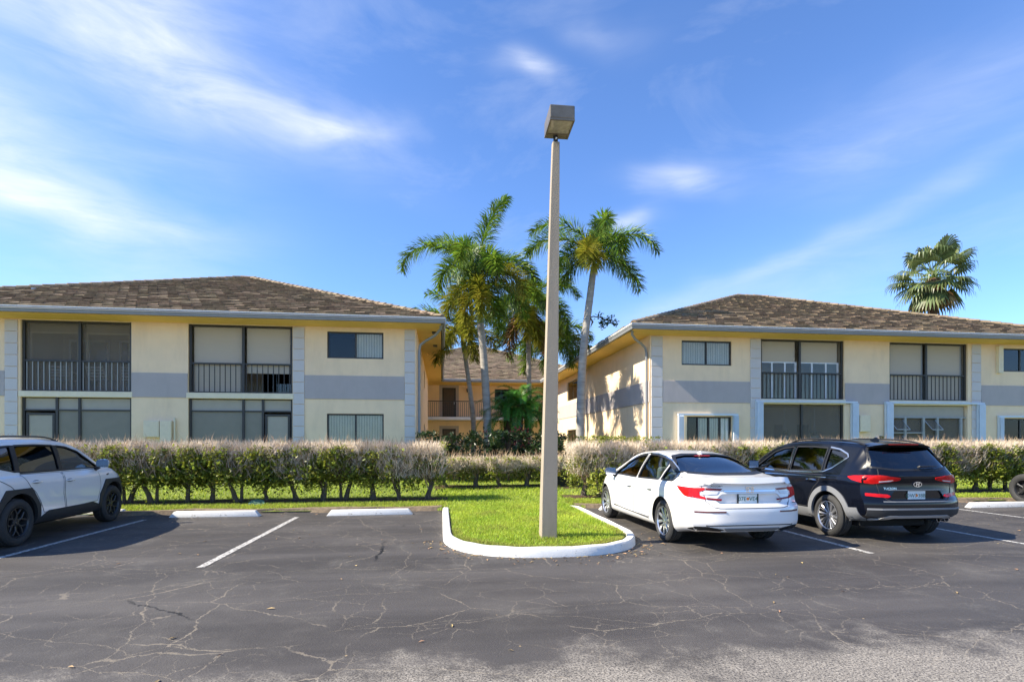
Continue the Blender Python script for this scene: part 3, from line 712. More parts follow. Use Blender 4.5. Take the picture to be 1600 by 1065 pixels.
# ---- left building
def left_building():
    t = thing('apartment_building', 'cream two-storey apartment block with screened balconies on the left', 'building', (0, 0, 0), 0, 'apartment buildings round the courtyard')
    x0, x1, y1 = -17.0, -.85, 34.4
    B1, B2 = (-12.96, -9.78), (-8.09, -4.87)
    holes = [(B1[0], B1[1], ZF, ZS), (B1[0], B1[1], ZU, ZT-.02), (B2[0], B2[1], ZF, ZS), (B2[0], B2[1], ZU, ZT-.02), (-3.77, -1.94, 4.38, 5.27), (-3.78, -1.93, 1.35, 2.54), (-16.0, -14.2, 4.38, 5.27), (-16.0, -14.2, 1.35, 2.54)]
    rh = [(21.4, 22.5, 4.3, 5.2), (21.4, 22.5, 1.4, 2.5), (27, 28.2, 4.3, 5.2), (27, 28.2, 1.4, 2.5)]
    block(t, x0, x1, FY, y1, holes, (), rh)
    for a, b, c, d in rh: quad_box(t, 'side_window', MT['bronze'], x1-.12, x1-.06, a, b, c, d)
    soffit(t, -17.86, -.02, 17.83, 35.2)
    roof_slopes(t, -17.92, .02, 17.78, 35.25, 5.60, .405, (True, True, False, False))
    for b in (B1, B2):
        quad_box(t, 'balcony_slab', MT['trim'], b[0]-.04, b[1]+.04, FY-.04, FY+.19, ZS+.005, ZU-.005, .008)
        recess(t, b[0], b[1], ZF, ZS, FY, 1.9); recess(t, b[0], b[1], ZU, ZT-.02, FY, 1.9)
    quoins(t, -4.87+.02, -4.49, FY, .3, ZT-.03); quoins(t, -1.24, -.9, FY, .3, ZT-.03); quoins(t, -13.39, -13.03, FY, .3, ZT-.03)
    bands(t, [(-9.77, -8.10), (-4.48, -1.25), (-16.9, -13.40)], FY)
    window(t, -3.77, -1.94, 4.38, 5.27, FY, [(-2.86, -1.99)])
    window(t, -3.78, -1.93, 1.35, 2.54, FY, [(-3.74, -2.87), (-2.84, -1.97)])
    window(t, -16.0, -14.2, 4.38, 5.27, FY); window(t, -16.0, -14.2, 1.35, 2.54, FY)
    yb = FY+.10
    # first balcony: clear screens, sliding doors and chairs behind
    xm = -11.32; xs = [B1[0]+.035, xm, B1[1]-.035]
    posts(t, xs, yb, ZU, ZT-.02, .08, 'bronze', [(B1[0], B1[1], ZT-.06)]); railing(t, xs, yb, ZU, BAL_LIGHT, 'bronze')
    for a, b in zip(xs[:-1], xs[1:]): panel(t, 'insect_screen', 'screen', a+.04, b-.04, ZU+.03, ZT-.08, yb+.036, .003)
    for a, b in zip(xs[:-1], xs[1:]):
        q = MB().box(a+.10, b-.10, yb+.10, yb+.14, 5.02, 5.07).box(a+.10, a+.15, yb+.10, yb+.14, ZU+.98, 5.02).box(b-.15, b-.10, yb+.10, yb+.14, ZU+.98, 5.02).build('inner_frame', MT['trim'], t)
        panel(q, 'head_panel', 'shade', a+.10, b-.10, 5.07, ZT-.08, yb+.11)
    yd = FY+1.86
    for a, b in ((B1[0]+.25, xm-.12), (xm+.2, B1[1]-.15)):
        f = MB(); f.box(a, b, yd-.05, yd, 5.05, 5.12).box(a, a+.06, yd-.05, yd, ZU, 5.05).box(b-.06, b, yd-.05, yd, ZU, 5.05).box((a+b)/2-.03, (a+b)/2+.03, yd-.05, yd, ZU, 5.05)
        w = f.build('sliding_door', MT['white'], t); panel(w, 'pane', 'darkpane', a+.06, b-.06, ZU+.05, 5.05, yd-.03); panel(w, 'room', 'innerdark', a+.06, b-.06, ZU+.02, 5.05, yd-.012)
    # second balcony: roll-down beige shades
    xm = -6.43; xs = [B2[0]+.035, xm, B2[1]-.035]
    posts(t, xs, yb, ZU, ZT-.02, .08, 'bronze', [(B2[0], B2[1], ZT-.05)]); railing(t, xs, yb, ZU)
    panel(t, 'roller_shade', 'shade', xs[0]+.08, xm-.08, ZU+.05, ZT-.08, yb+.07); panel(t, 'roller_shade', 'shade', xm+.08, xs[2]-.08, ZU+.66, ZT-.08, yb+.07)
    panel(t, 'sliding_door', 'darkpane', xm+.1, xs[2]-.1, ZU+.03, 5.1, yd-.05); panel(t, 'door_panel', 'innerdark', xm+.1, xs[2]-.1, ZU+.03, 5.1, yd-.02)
    # ground-floor screened porches
    porch_door_panels(t, [B1[0]+.035, -11.98, -11.33, B1[1]-.035], yb, {0})
    porch_door_panels(t, [B2[0]+.035, -6.43, -5.82, B2[1]-.035], yb, {2})
    downspout(t, [(-.02, 18.05, 5.46), (-.03, 18.2, 5.34), (-.22, 18.42, 5.16), (-.55, 18.72, 5.02), (-.72, 18.8, 4.9), (-.76, 18.8, 4.7), (-.76, 18.8, .3)])
    for y in (19.2, 21.8, 24.2, 26.4): quad_box(t, 'soffit_vent', MT['bronze'], -.33, -.17, y-.16, y+.16, ZT-.03, ZT-.001)
    return t
left_building()

def right_building():
    t = thing('apartment_building', 'cream two-storey apartment block with white storm shutters on the right', 'building', (0, 0, 0), 0, 'apartment buildings round the courtyard')
    x0, x1, y1 = 7.40, 24.5, 34.6
    B1, B2 = (11.67, 15.03), (16.92, 20.28)
    holes = [(B1[0], B1[1], ZF, ZS), (B1[0], B1[1], ZU, ZT-.02), (B2[0], B2[1], ZF, ZS), (B2[0], B2[1], ZU, ZT-.02), (8.60, 10.52, 4.38, 5.27), (8.80, 10.52, 1.35, 2.52), (21.75, 23.6, 4.36, 5.27), (21.75, 23.6, 1.35, 2.52)]
    lh = [(29.2, 31.6, 4.0, 5.1), (29.2, 31.6, .9, 2.3)]
    block(t, x0, x1, FY, y1, holes, lh)
    for a, b, c, d in lh:
        f = quad_box(t, 'side_window', MT['bronze'], x0+.06, x0+.12, a, b, c, d)
        for k in range(2): quad_box(f, 'pane', MT['darkpane'], x0+.05, x0+.057, a+.06+k*(b-a)/2, a+(k+1)*(b-a)/2-.06, c+.06, d-.06)
    soffit(t, 6.5, 25.4, 17.83, 35.4)
    roof_slopes(t, 6.46, 25.45, 17.78, 35.45, 5.60, .405, (True, False, False, True))
    for b in (B1, B2):
        quad_box(t, 'balcony_slab', MT['trim'], b[0]-.04, b[1]+.04, FY-.04, FY+.19, ZS+.005, ZU-.005, .008)
        recess(t, b[0], b[1], ZF, ZS, FY, 1.9); recess(t, b[0], b[1], ZU, ZT-.02, FY, 1.9)
    quoins(t, 7.45, 7.87, FY, .3, ZT-.03); quoins(t, 11.24, 11.65, FY, .3, ZT-.03); quoins(t, 20.45, 20.85, FY, .3, ZT-.03)
    bands(t, [(7.88, 11.23), (15.05, 16.90), (20.86, 24.4)], FY)
    for a, b in ((FY+.02, 25.2), (25.25, 33.9)):
        quad_box(t, 'band', MT['band'], x0-.028, x0-.002, a, b, 3.02, 3.80, .006)
    for a in (23.2,): quad_box(t, 'control_joint', MT['bronze'], x0-.006, x0-.0005, a, a+.02, .3, 3.0)
    window(t, 8.60, 10.52, 4.38, 5.27, FY, [(8.64, 9.53), (9.58, 10.48)])
    window(t, 8.80, 10.52, 1.35, 2.52, FY, [(9.25, 9.62), (9.7, 10.48)], panes=4)
    window(t, 21.75, 23.6, 4.36, 5.27, FY, pane='darkpane'); window(t, 21.75, 23.6, 1.35, 2.52, FY, [(22.9, 23.5)])
    yb = FY+.10; yd = FY+1.86
    # storm shutters folded beside the ground-floor openings, head rails across
    def rail(a, b, z): quad_box(t, 'shutter_rail', MT['shutter'], a, b, FY-.12, FY-.03, z-.05, z+.02, .006)
    rail(8.42, 10.72, 2.60)
    for a in (8.44, 10.54): storm_box(t, a, a+.18, .95, 2.55, FY-.02)
    rail(11.42, 15.50, 3.10)
    for a in (11.42, 15.26): storm_box(t, a, a+.26, .45, 3.05, FY-.02)
    rail(16.66, 20.92, 3.10)
    for a in (16.66, 20.62): storm_box(t, a, a+.28, .45, 3.05, FY-.04)
    rail(21.55, 23.9, 2.60); storm_box(t, 21.57, 21.74, .95, 2.55, FY-.02)
    quad_box(t, 'storm_shutter', MT['trim'], 21.52, 21.72, FY-.14, FY-.002, 4.28, 5.34, .01)
    # upper balconies
    xm = 13.27; xs = [B1[0]+.035, xm, B1[1]-.035]
    posts(t, xs, yb, ZU, ZT-.02, .08, 'bronze', [(B1[0], B1[1], ZT-.05)]); railing(t, xs, yb, ZU, BAL_MESH, 'bronze', .155, 1.0)
    for a, b in zip(xs[:-1], xs[1:]):
        panel(t, 'roller_shade', 'shade', a+.06, b-.14, 4.60, ZT-.08, yb+.07)
        f = MB().box(a+.05, b-.05, yb+.09, yb+.12, 4.55, 4.595).box(b-.13, b-.05, yb+.09, yb+.12, ZU, 4.55)
        for q in (1, 2): f.box(a+(b-a)*q/3-.03, a+(b-a)*q/3+.03, yb+.09, yb+.12, ZU, 4.55)
        w = f.build('glazing_frame', MT['white'], t); panel(w, 'pane', 'pane', a+.05, b-.13, ZU, 4.55, yb+.1, .004)
    xm = 18.55; xs = [B2[0]+.035, xm, B2[1]-.035]
    posts(t, xs, yb, ZU, ZT-.02, .08, 'bronze', [(B2[0], B2[1], ZT-.05)]); railing(t, xs, yb, ZU, BAL_MESH, 'bronze', .165, 1.0)
    for a, b in zip(xs[:-1], xs[1:]):
        panel(t, 'roller_shade', 'shade', a+.06, b-.14, ZU+.04, ZT-.08, yb+.07); panel(t, 'glazing_frame', 'lightframe', b-.13, b-.05, ZU, ZT-.05, yb+.09, .03)
    # ground-floor porches: left one open behind a screen, right one with awning windows
    posts(t, [B1[0]+.035, 13.35, B1[1]-.035], yb, ZF, ZS, .07); panel(t, 'insect_screen', 'screen', B1[0]+.07, B1[1]-.07, ZF, ZS-.02, yb+.036, .003)
    f = MB().box(11.9, 12.9, yd-.05, yd, 2.35, 2.43).box(12.82, 12.9, yd-.05, yd, ZF, 2.35).box(11.9, 11.97, yd-.05, yd, ZF, 2.35); w = f.build('sliding_door', MT['lightframe'], t)
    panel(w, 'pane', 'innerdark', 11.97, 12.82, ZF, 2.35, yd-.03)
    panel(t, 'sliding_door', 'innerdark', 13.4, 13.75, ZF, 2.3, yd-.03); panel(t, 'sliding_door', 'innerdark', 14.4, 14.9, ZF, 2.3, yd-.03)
    xs = [B2[0]+.035, 17.66, 18.45, 19.05, B2[1]-.2]
    panel(t, 'transom_panel', 'greenpanel', B2[0]+.05, B2[1]-.05, 2.55, ZS-.02, yb+.02)
    posts(t, xs, yb, ZF, 2.56, .09, 'lightframe', [(B2[0], B2[1], 2.54), (xs[0], xs[2], 1.95)])
    panel(t, 'insect_screen', 'screen', B2[0]+.05, B2[1]-.05, ZF, 2.5, yb+.06, .003)
    for a, b in ((17.0, 17.6), (18.5, 19.0)):
        for z in (2.42, 1.82):
            s = MB(); L = .5; 
            for (p, q, h) in ((a, a+.04, 0), (b-.04, b, 0)): s.add([(p, yb, z), (q, yb, z), (q, yb-.34, z-.36), (p, yb-.34, z-.36), (p, yb+.02, z+.02), (q, yb+.02, z+.02), (q, yb-.32, z-.34), (p, yb-.32, z-.34)], [(3, 2, 1, 0), (4, 5, 6, 7), (0, 1, 5, 4), (1, 2, 6, 5), (2, 3, 7, 6), (3, 0, 4, 7)])
            s.box(a+.04, b-.04, yb-.345, yb-.315, z-.372, z-.335)
            w = s.build('awning_sash', MT['lightframe'], t)
            MB().add([(a+.04, yb+.008, z+.005), (b-.04, yb+.008, z+.005), (b-.04, yb-.32, z-.345), (a+.04, yb-.32, z-.345)], [(0, 1, 2, 3)]).build('pane', MT['screen'], w)
    downspout(t, [(6.52, 18.05, 5.46), (6.56, 18.2, 5.33), (6.75, 18.4, 5.2), (7.1, 18.72, 5.10), (7.28, 18.82, 4.98), (7.33, 18.84, 4.8), (7.33, 18.84, .3)])
    return t
right_building()

def rear_building():
    t = thing('apartment_building', 'tan two-storey block with an open railed gallery behind the palms', 'building', (0, 0, 0), 0, 'apartment buildings round the courtyard')
    x0, x1, y0, y1 = -6.0, 11.3, 37.0, 52.5
    holes = [(.05, .95, ZU, ZU+2.06), (3.6, 5.3, 4.1, 5.2), (7.0, 8.6, 4.1, 5.2), (.05, .95, ZF, ZF+2.06), (3.6, 5.3, 1.2, 2.4)]
    block(t, x0, x1, y0, y1, holes)
    soffit(t, -6.9, 12.2, 35.0, 53.4)
    roof_slopes(t, -6.95, 12.25, 34.95, 53.45, 5.60, .40, (True, True, False, True))
    quad_box(t, 'gallery_slab', MT['trim'], x0, x1, 35.4, y0-.01, ZS, ZU, .01)
    quad_box(t, 'gallery_fascia', MT['white'], x0, x1, 35.34, 35.395, ZS+.02, ZU+.03, .008)
    for z in (ZU, ZF):
        f = MB().box(-.15, .05, y0-.03, y0-.002, z, z+2.26).box(.95, 1.15, y0-.03, y0-.002, z, z+2.26).box(.05, .95, y0-.03, y0-.002, z+2.06, z+2.26)
        f.build('door_surround', MT['band'], t)
        d = MB().box(.05, .12, y0+.02, y0+.07, z, z+2.06).box(.88, .95, y0+.02, y0+.07, z, z+2.06).box(.12, .88, y0+.02, y0+.07, z+1.98, z+2.06).box(.12, .88, y0+.02, y0+.07, z, z+.12).build('door', MT['black'], t)
        panel(d, 'door_panel', 'door', .12, .88, z+.12, z+1.98, y0+.05)
        quad_box(d, 'handle', MT['white'], .82, .86, y0-.01, y0+.02, z+.95, z+1.1)
    window(t, 3.6, 5.3, 4.1, 5.2, y0, [(3.65, 4.0), (4.9, 5.2)], pane='darkpane'); window(t, 7.0, 8.6, 4.1, 5.2, y0, pane='darkpane'); window(t, 3.6, 5.3, 1.2, 2.4, y0, pane='darkpane')
    l = MB().lathe([(.0, .0), (.05, .0), (.075, .10), (.085, .22), (.03, .28), (0, .28)], 10, 'z', (1.75, y0-.12, 4.95)).box(1.72, 1.78, y0-.1, y0-.002, 5.05, 5.1)
    l.build('wall_light', MT['black'], t)
    xs = list(np.linspace(-3, 10.5, 8)); railing(t, xs, 35.5, ZU+.02, BAL_MESH, 'bronze', .14, 1.05)
    posts(t, xs, 35.5, ZU, ZU+1.08, .06)
    for x in (-1.5, 5.6, 10.2): quad_box(t, 'gallery_column', MT['wall'], x-.12, x+.12, 35.45, 35.69, Z0, ZS-.001)
    return t
rear_building()

# ------------------------------------------------------------------ small things on and by the buildings
def meter_box(x, z, label, w=.42, h=.55, round_meter=False, group=None):
    t = thing('utility_box', label, 'utility box', (x, FY, 0))
    MB().bbox(-w/2, w/2, -.16, -.002, z, z+h, .012).build('case', MT['box'], t)
    if round_meter:
        MB().lathe([(.0, -.26), (.07, -.25), (.085, -.2), (.085, -.16)], 16, 'z').build('meter', MT['black'], t).matrix_local = Matrix.Translation((.02, 0, z+h*.6)) @ Matrix.Rotation(R(-90), 4, 'X') @ Matrix.Scale(-1, 4, (0, 0, 1))
        MB().tube([(w/2+.06, -.06, .25), (w/2+.06, -.06, z+h+.1)], .03, 8).build('conduit', MT['trim'], t)
    else: MB().box(-w/2+.03, w/2-.03, -.166, -.16, z+.03, z+h-.03).build('lid', MT['box'], t)
meter_box(-9.12, 1.75, 'plain cream utility box left of the electricity meter', .46, .52)
meter_box(-8.70, 1.55, 'cream electricity meter box with a round dark meter', .34, .72, True)
meter_box(15.78, 1.98, 'pale green-grey utility box beside the shutter on the right building', .42, .62)
def flood(x, z):
    t = thing('wall_lamp', 'small floodlight low on the right building wall by the utility box', 'lamp', (x, FY, z))
    MB().bbox(-.05, .05, -.05, -.002, -.06, .06, .01).build('base', MT['white'], t)
    MB().tube([(0, -.05, 0), (.05, -.12, .05)], .02, 8).build('arm', MT['white'], t)
    MB().lathe([(.0, 0), (.04, .0), (.075, .12), (.0, .11)], 12).build('shade', MT['fixture'], t).matrix_local = Matrix.Translation((.05, -.12, .05)) @ Matrix.Rotation(R(115), 4, 'X')
flood(16.35, 1.75)

def chair(x, y, z, rz, label):
    t = thing('patio_chair', label, 'chair', (x, y, z), rz, 'white chairs on the left balcony')
    w, d = .27, .26
    for sx in (-1, 1):
        MB().tube([(sx*w, -d, 0), (sx*w, -d, .62), (sx*w, -d+.05, .66), (sx*w, d-.05, .66)], .016, 8).build('arm_frame', MT['white'], t)
        MB().tube([(sx*w, d, 0), (sx*w, d-.03, .45), (sx*w, d+.1, .86)], .016, 8).build('back_post', MT['white'], t)
    MB().bbox(-w, w, -d, d, .40, .44, .01).build('seat', MT['shutter'], t)
    b = MB()
    for k in range(4): b.box(-w, w, d-.02+.028*k, d+.0+.028*k, .50+.09*k, .56+.09*k)
    b.build('backrest', MT['white'], t)
chair(-12.15, 19.38, ZU, R(190), 'white patio chair on the left balcony, leftmost of three')
chair(-11.02, 19.38, ZU, R(175), 'white patio chair on the left balcony, middle of three')
chair(-10.1, 19.38, ZU, R(200), 'white patio chair on the left balcony, rightmost of three')
def pot(x, label):
    t = thing('hanging_pot', label, 'plant pot', (x, 19.25, 1.62), 0, 'pots hanging in the porch')
    MB().lathe([(.0, 0), (.10, 0), (.14, .2), (.15, .2), (.15, .225), (.12, .225), (.10, .12), (0, .12)], 14).build('pot', MT['white'], t, smooth=True)
    m = MB()
    for k in range(3):
        a = k*2.1; m.tube([(.13*math.cos(a), .13*math.sin(a), .2), (0, 0, .7)], .006, 5)
    m.tube([(0, 0, .7), (0, 0, 1.37)], .008, 5); m.build('hanger', MT['white'], t)
    lf = MB()
    for k in range(60):
        a = random.uniform(0, 6.28); e = random.uniform(.2, 1.4); L = random.uniform(.12, .3); p = Vector((.05*math.cos(a), .05*math.sin(a), .2)); dd = Vector((math.cos(a)*math.cos(e), math.sin(a)*math.cos(e), math.sin(e)))
        s = dd.cross(Vector((0, 0, 1))).normalized()*.025; lf.add([p-s*.3, p+s*.3, p+dd*L*.6+s, p+dd*L, p+dd*L*.6-s], [(0, 1, 2, 3, 4)])
    lf.build('plant', MT['darkleaf'], t)
pot(12.98, 'white hanging pot in the right building porch, nearer the shutter on its left')
pot(14.22, 'white hanging pot in the right building porch, the right one of two')
def transformer():
    t = thing('transformer_box', 'dark ground transformer box with yellow label just right of the lamp post', 'transformer', (3.72, 16.6, .2))
    MB().bbox(-.45, .45, -.35, .35, 0, .62, .02).build('case', MT['black'], t); MB().bbox(-.48, .48, -.38, .38, .6205, .70, .015).build('lid', MT['box'], t)
    MB().box(-.40, -.12, -.356, -.351, .36, .56).build('label_plate', mat('yellow_label', (.75, .5, .04), .5, .1), t)
transformer()
def valve_lid():
    t = thing('valve_cover', 'small green sprinkler valve cover tilted at the hedge foot behind a wheel stop', 'valve cover', (-4.36, 13.62, .12))
    MB().lathe([(0, 0), (.17, 0), (.185, .02), (.17, .04), (0, .05)], 20).build('lid', mat('green_plastic', (.12, .22, .15), .5, .1), t, smooth=True).rotation_euler = (R(22), R(6), 0)
    MB().lathe([(.0, -.06), (.15, -.06), (.15, .0), (0, .0)], 16).build('rim', MT['black'], t)
valve_lid()

# ------------------------------------------------------------------ hedges and shrubs
def spikes(mb, n, fp, fd, l0, l1, r0):
    """thin three-sided twigs; fp() gives the foot, fd(p) the direction"""
    for _ in range(n):
        p = fp(); d = fd(p).normalized(); L = random.uniform(l0, l1); s = d.cross(Vector((.3, .9, .2))).normalized()*r0; q = d.cross(s)
        k = p+d*L*.55+Vector((random.gauss(0, .018), random.gauss(0, .018), 0)); e = p+d*L
        mb.add([p+s, p-s*.5+q*.87, p-s*.5-q*.87, k+s*.7, k-s*.35+q*.6, k-s*.35-q*.6, e], [(0, 1, 4, 3), (1, 2, 5, 4), (2, 0, 3, 5), (3, 4, 6), (4, 5, 6), (5, 3, 6)])
def leaves(mb, n, fp, size, up=.3):
    for _ in range(n):
        p = fp(); a = random.uniform(0, 6.283); e = random.uniform(-.5, 1.0)+up*.3
        d = Vector((math.cos(a)*math.cos(e), math.sin(a)*math.cos(e), math.sin(e))); L = size*random.uniform(.65, 1.3)
        s = d.cross(Vector((random.gauss(0, .6), random.gauss(0, .6), 1))).normalized()*L*.26; nn = d.cross(s).normalized()*L*.1
        mb.add([p, p+d*L*.45+s+nn, p+d*L, p+d*L*.45-s+nn, p+d*L*.5-nn*.2], [(0, 4, 1), (1, 4, 2), (2, 4, 3), (3, 4, 0)])
def shrub_variant(w, dep, h, clear, green, nleaf, ntwig, bare):
    tr = MB(); br = MB(); tw = MB(); lf = MB(); ly = MB()
    ns = random.choice([1, 2, 2, 3]); tips = []
    for k in range(ns):
        bx, by = random.uniform(-.09, .09), random.uniform(-.08, .08)
        pts = [Vector((bx, by, -.05))]; r = [random.uniform(.04, .065)/math.sqrt(ns)*1.5]
        lean = Vector((random.uniform(-.22, .22), random.uniform(-.2, .2), 0))
        for j in range(1, 6):
            z = clear*1.25*j/5; pts.append(pts[0]+lean*(j/5)+Vector((random.gauss(0, .018), random.gauss(0, .018), z+.05))); r.append(r[0]*(1-.10*j))
        tr.tube(pts, r, 7)
        for b in range(9):
            p0 = pts[random.choice([2, 3, 4, 5])] if b < 3 else pts[random.choice([4, 5])]
            tgt = Vector((random.uniform(-w/2, w/2)*1.05, random.uniform(-dep/2, dep/2), random.uniform(clear*1.1, h*.9)))
            mid = p0.lerp(tgt, .5)+Vector((random.gauss(0, .05), random.gauss(0, .05), random.uniform(-.03, .06)))
            br.tube([p0, mid, tgt], [.018, .013, .006], 5, False); tips += [mid, tgt]
    def anyp(z0, z1):
        def f():
            while True:
                x, y, z = random.uniform(-w/2, w/2), random.uniform(-dep/2, dep/2), random.uniform(z0, z1)
                k = 1-.35*max(0, (clear+.22-z)/.24)
                if abs(x) < w/2*k and abs(y) < dep/2*k: return Vector((x, y, z))
        return f
    outw = lambda p: Vector((p.x*1.0+random.gauss(0, .35), p.y*1.1+random.gauss(0, .35), .55+.5*p.z+random.gauss(0, .28)))
    def top():
        return Vector((random.uniform(-w/2, w/2), random.uniform(-dep/2, dep/2), h-.30+random.uniform(-.12, .10)))
    upw = lambda p: Vector((random.gauss(0, .38), random.gauss(0, .38), 1))
    spikes(tw, int(ntwig*.85), top, upw, .12, .24, .0052)
    spikes(tw, int(ntwig*.30), anyp(h*.55, h-.22), outw, .12, .28, .0052)
    spikes(tw, int(ntwig*.25*bare), anyp(clear+.1, h*.65), outw, .14, .34, .0055)
    spikes(br, int(ntwig*.25), anyp(clear, h*.92), outw, .15, .34, .0050)
    # leaf clumps at random spots, denser in the green middle
    cl = []
    for _ in range(int(34*green)+6):
        z = random.choices([random.uniform(clear-.02, h*.62), random.uniform(h*.55, h*.85), random.uniform(h*.75, h*.88)], [.62, .34, .04])[0]
        cl.append(Vector((random.uniform(-w/2, w/2)*.95, random.uniform(-dep/2, dep/2), z)))
    def cp():
        c = random.choice(cl); q = c+Vector((random.gauss(0, .085), random.gauss(0, .085), random.gauss(0, .075))); q.z = min(q.z, h*.90-random.random()*.1); return q
    leaves(lf, nleaf, cp, .095)
    low = [p for p in cl if p.z < clear+.25] or cl
    leaves(lf, nleaf//6, lambda: random.choice(low)+Vector((random.gauss(0, .1), random.gauss(0, .1), -abs(random.gauss(0, .17)))), .08)
    yc = [Vector((random.uniform(-w/2, w/2), random.uniform(-dep/2, -dep/5), random.uniform(h*.55, h*.92))) for _ in range(random.choice([1, 2, 3]))]
    leaves(ly, int(nleaf*.04), lambda: random.choice(yc)+Vector((random.gauss(0, .06), random.gauss(0, .06), random.gauss(0, .06))), .085)
    return [('trunk', tr.mesh('trunk', MT['bark'], True)), ('branches', br.mesh('branches', MT['twigbrown'])), ('bare_twigs', tw.mesh('bare_twigs', MT['twig'])),
            ('foliage', lf.mesh('foliage', MT['leaf'])), ('new_leaves', ly.mesh('new_leaves', MT['leafyellow']))]
def plant(parts, name, label, cat, loc, rz, group, sc=(1, 1, 1)):
    t = thing(name, label, cat, loc, rz, group); t.scale = sc
    for n, me in parts: link(n, me, t)
    return t
FULL = [shrub_variant(.82, .92, 1.60, .50, 1.8, 3400, 1000, .3), shrub_variant(.82, .92, 1.60, .54, 1.5, 2900, 1100, .4), shrub_variant(.84, .92, 1.60, .48, 2.0, 3800, 900, .25),
        shrub_variant(.82, .92, 1.58, .53, 1.3, 2500, 1200, .5), shrub_variant(.86, .94, 1.60, .52, 1.6, 3100, 1050, .35)]
BARE = [shrub_variant(.82, .90, 1.58, .42, .65, 950, 1700, 1.6), shrub_variant(.82, .90, 1.58, .45, .85, 1250, 1500, 1.3)]
LOW = [shrub_variant(.85, .6, 1.02, .34, .6, 600, 800, 1.3), shrub_variant(.85, .6, 1.0, .32, .8, 800, 700, 1.0)]
n_left = 17
for i in range(n_left):
    x = -.42-i*.645+random.uniform(-.07, .07); y = 14.15+random.uniform(-.05, .05)
    v = random.choice(BARE) if i in (0, 1, 5) else random.choice(FULL)
    lab = {0: 'twiggy clipped hedge shrub ending the left hedge beside the island lawn'}.get(i, f'clipped hedge shrub with pale bare top, {ORD[i]} left of the island lawn')
    plant(v, 'hedge_shrub', lab, 'hedge shrub', (x, y, gz(x, y)), random.choice([0, math.pi]), 'shrubs of the left hedge', (1, 1, random.uniform(.975, 1.015)))
for i in range(21):
    x = 3.82+i*.66+random.uniform(-.07, .07); y = 14.35+random.uniform(-.05, .05)
    v = random.choice(BARE) if i < 7 or i in (14, 15, 17) else random.choice(FULL)
    lab = {0: 'grey leafless hedge shrub starting the right hedge beside the lamp post'}.get(i, f'clipped hedge shrub with dry top, {ORD[i]} in the right hedge counting from the lamp post')
    plant(v, 'hedge_shrub', lab, 'hedge shrub', (x, y, gz(x, y)), random.choice([0, math.pi]), 'shrubs of the right hedge', (1, 1, random.uniform(.975, 1.015)))
for i, (x, y) in enumerate([(.15, 16.1), (.95, 16.35), (1.75, 16.2), (2.5, 16.3), (3.25, 16.25)]):
    plant(LOW[i % 2], 'low_hedge_shrub', f'low sparse hedge shrub behind the island, {ORD[i]} from the left', 'hedge shrub', (x, y, gz(x, y)), random.uniform(-.3, .3), 'low hedge between the two tall hedges')
def leafy(name, n, w, dep, h, m, size, label, cat, loc, group=None, extra=None, stems=5):
    st = MB(); lf = MB()
    for k in range(stems):
        p = Vector((random.uniform(-w, w)*.25, random.uniform(-dep, dep)*.25, 0)); q = Vector((random.uniform(-w, w)*.45, random.uniform(-dep, dep)*.4, h*.85))
        st.tube([p, p.lerp(q, .5)+Vector((random.gauss(0, .04), 0, 0)), q], [.025, .018, .008], 6)
    cl = [Vector((random.uniform(-w/2, w/2), random.uniform(-dep/2, dep/2), random.uniform(.12, 1)**.8*h)) for _ in range(40)]
    def cp():
        c = random.choice(cl); r = c+Vector((random.gauss(0, .09), random.gauss(0, .09), random.gauss(0, .07))); r.z = min(max(r.z, .05), h); return r
    leaves(lf, n, cp, size)
    t = thing(name, label, cat, loc, random.uniform(0, 6.28), group)
    st.build('stems', MT['bark'], t); lf.build('foliage', MT[m], t)
    if extra:
        l2 = MB(); leaves(l2, n//4, lambda: cp()+Vector((0, 0, .05)), size); l2.build('bright_leaves', MT[extra], t)
    return t
for i, x in enumerate([-.25, .55, 1.35, 2.15, 2.95, 3.7]):
    leafy('dark_shrub', 1500, 1.05, .9, 1.58, 'darkleaf', .12, f'dark green leafy shrub closing the courtyard, {ORD[i]} from the left', 'shrub', (x, 17.9, gz(x, 17.9)), 'dark shrubs at the courtyard entrance')
for i, x in enumerate([4.7, 5.5, 6.3, 7.0]):
    leafy('dark_shrub', 900, 1.0, .7, 1.42, 'leaf', .10, f'green shrub at the foot of the right building side wall, {ORD[i]} from the lamp post', 'shrub', (x, 18.15, gz(x, 18.15)), 'shrubs by the right building corner')
leafy('croton', 260, .5, .45, 1.72, 'redleaf', .13, 'red leaved croton showing over the dark shrubs just left of the lamp post', 'shrub', (2.75, 18.9, .33), 'red crotons', 'darkleaf')
leafy('croton', 90, .3, .3, 1.68, 'redleaf', .12, 'small red croton tip between palm trunk and lamp post', 'shrub', (1.75, 18.9, .33), 'red crotons', 'darkleaf')
leafy('seedling', 420, .55, .5, .78, 'leafyellow', .10, 'bright yellow-green young shrub by the sedan front wheel', 'shrub', (4.15, 13.95, .10))

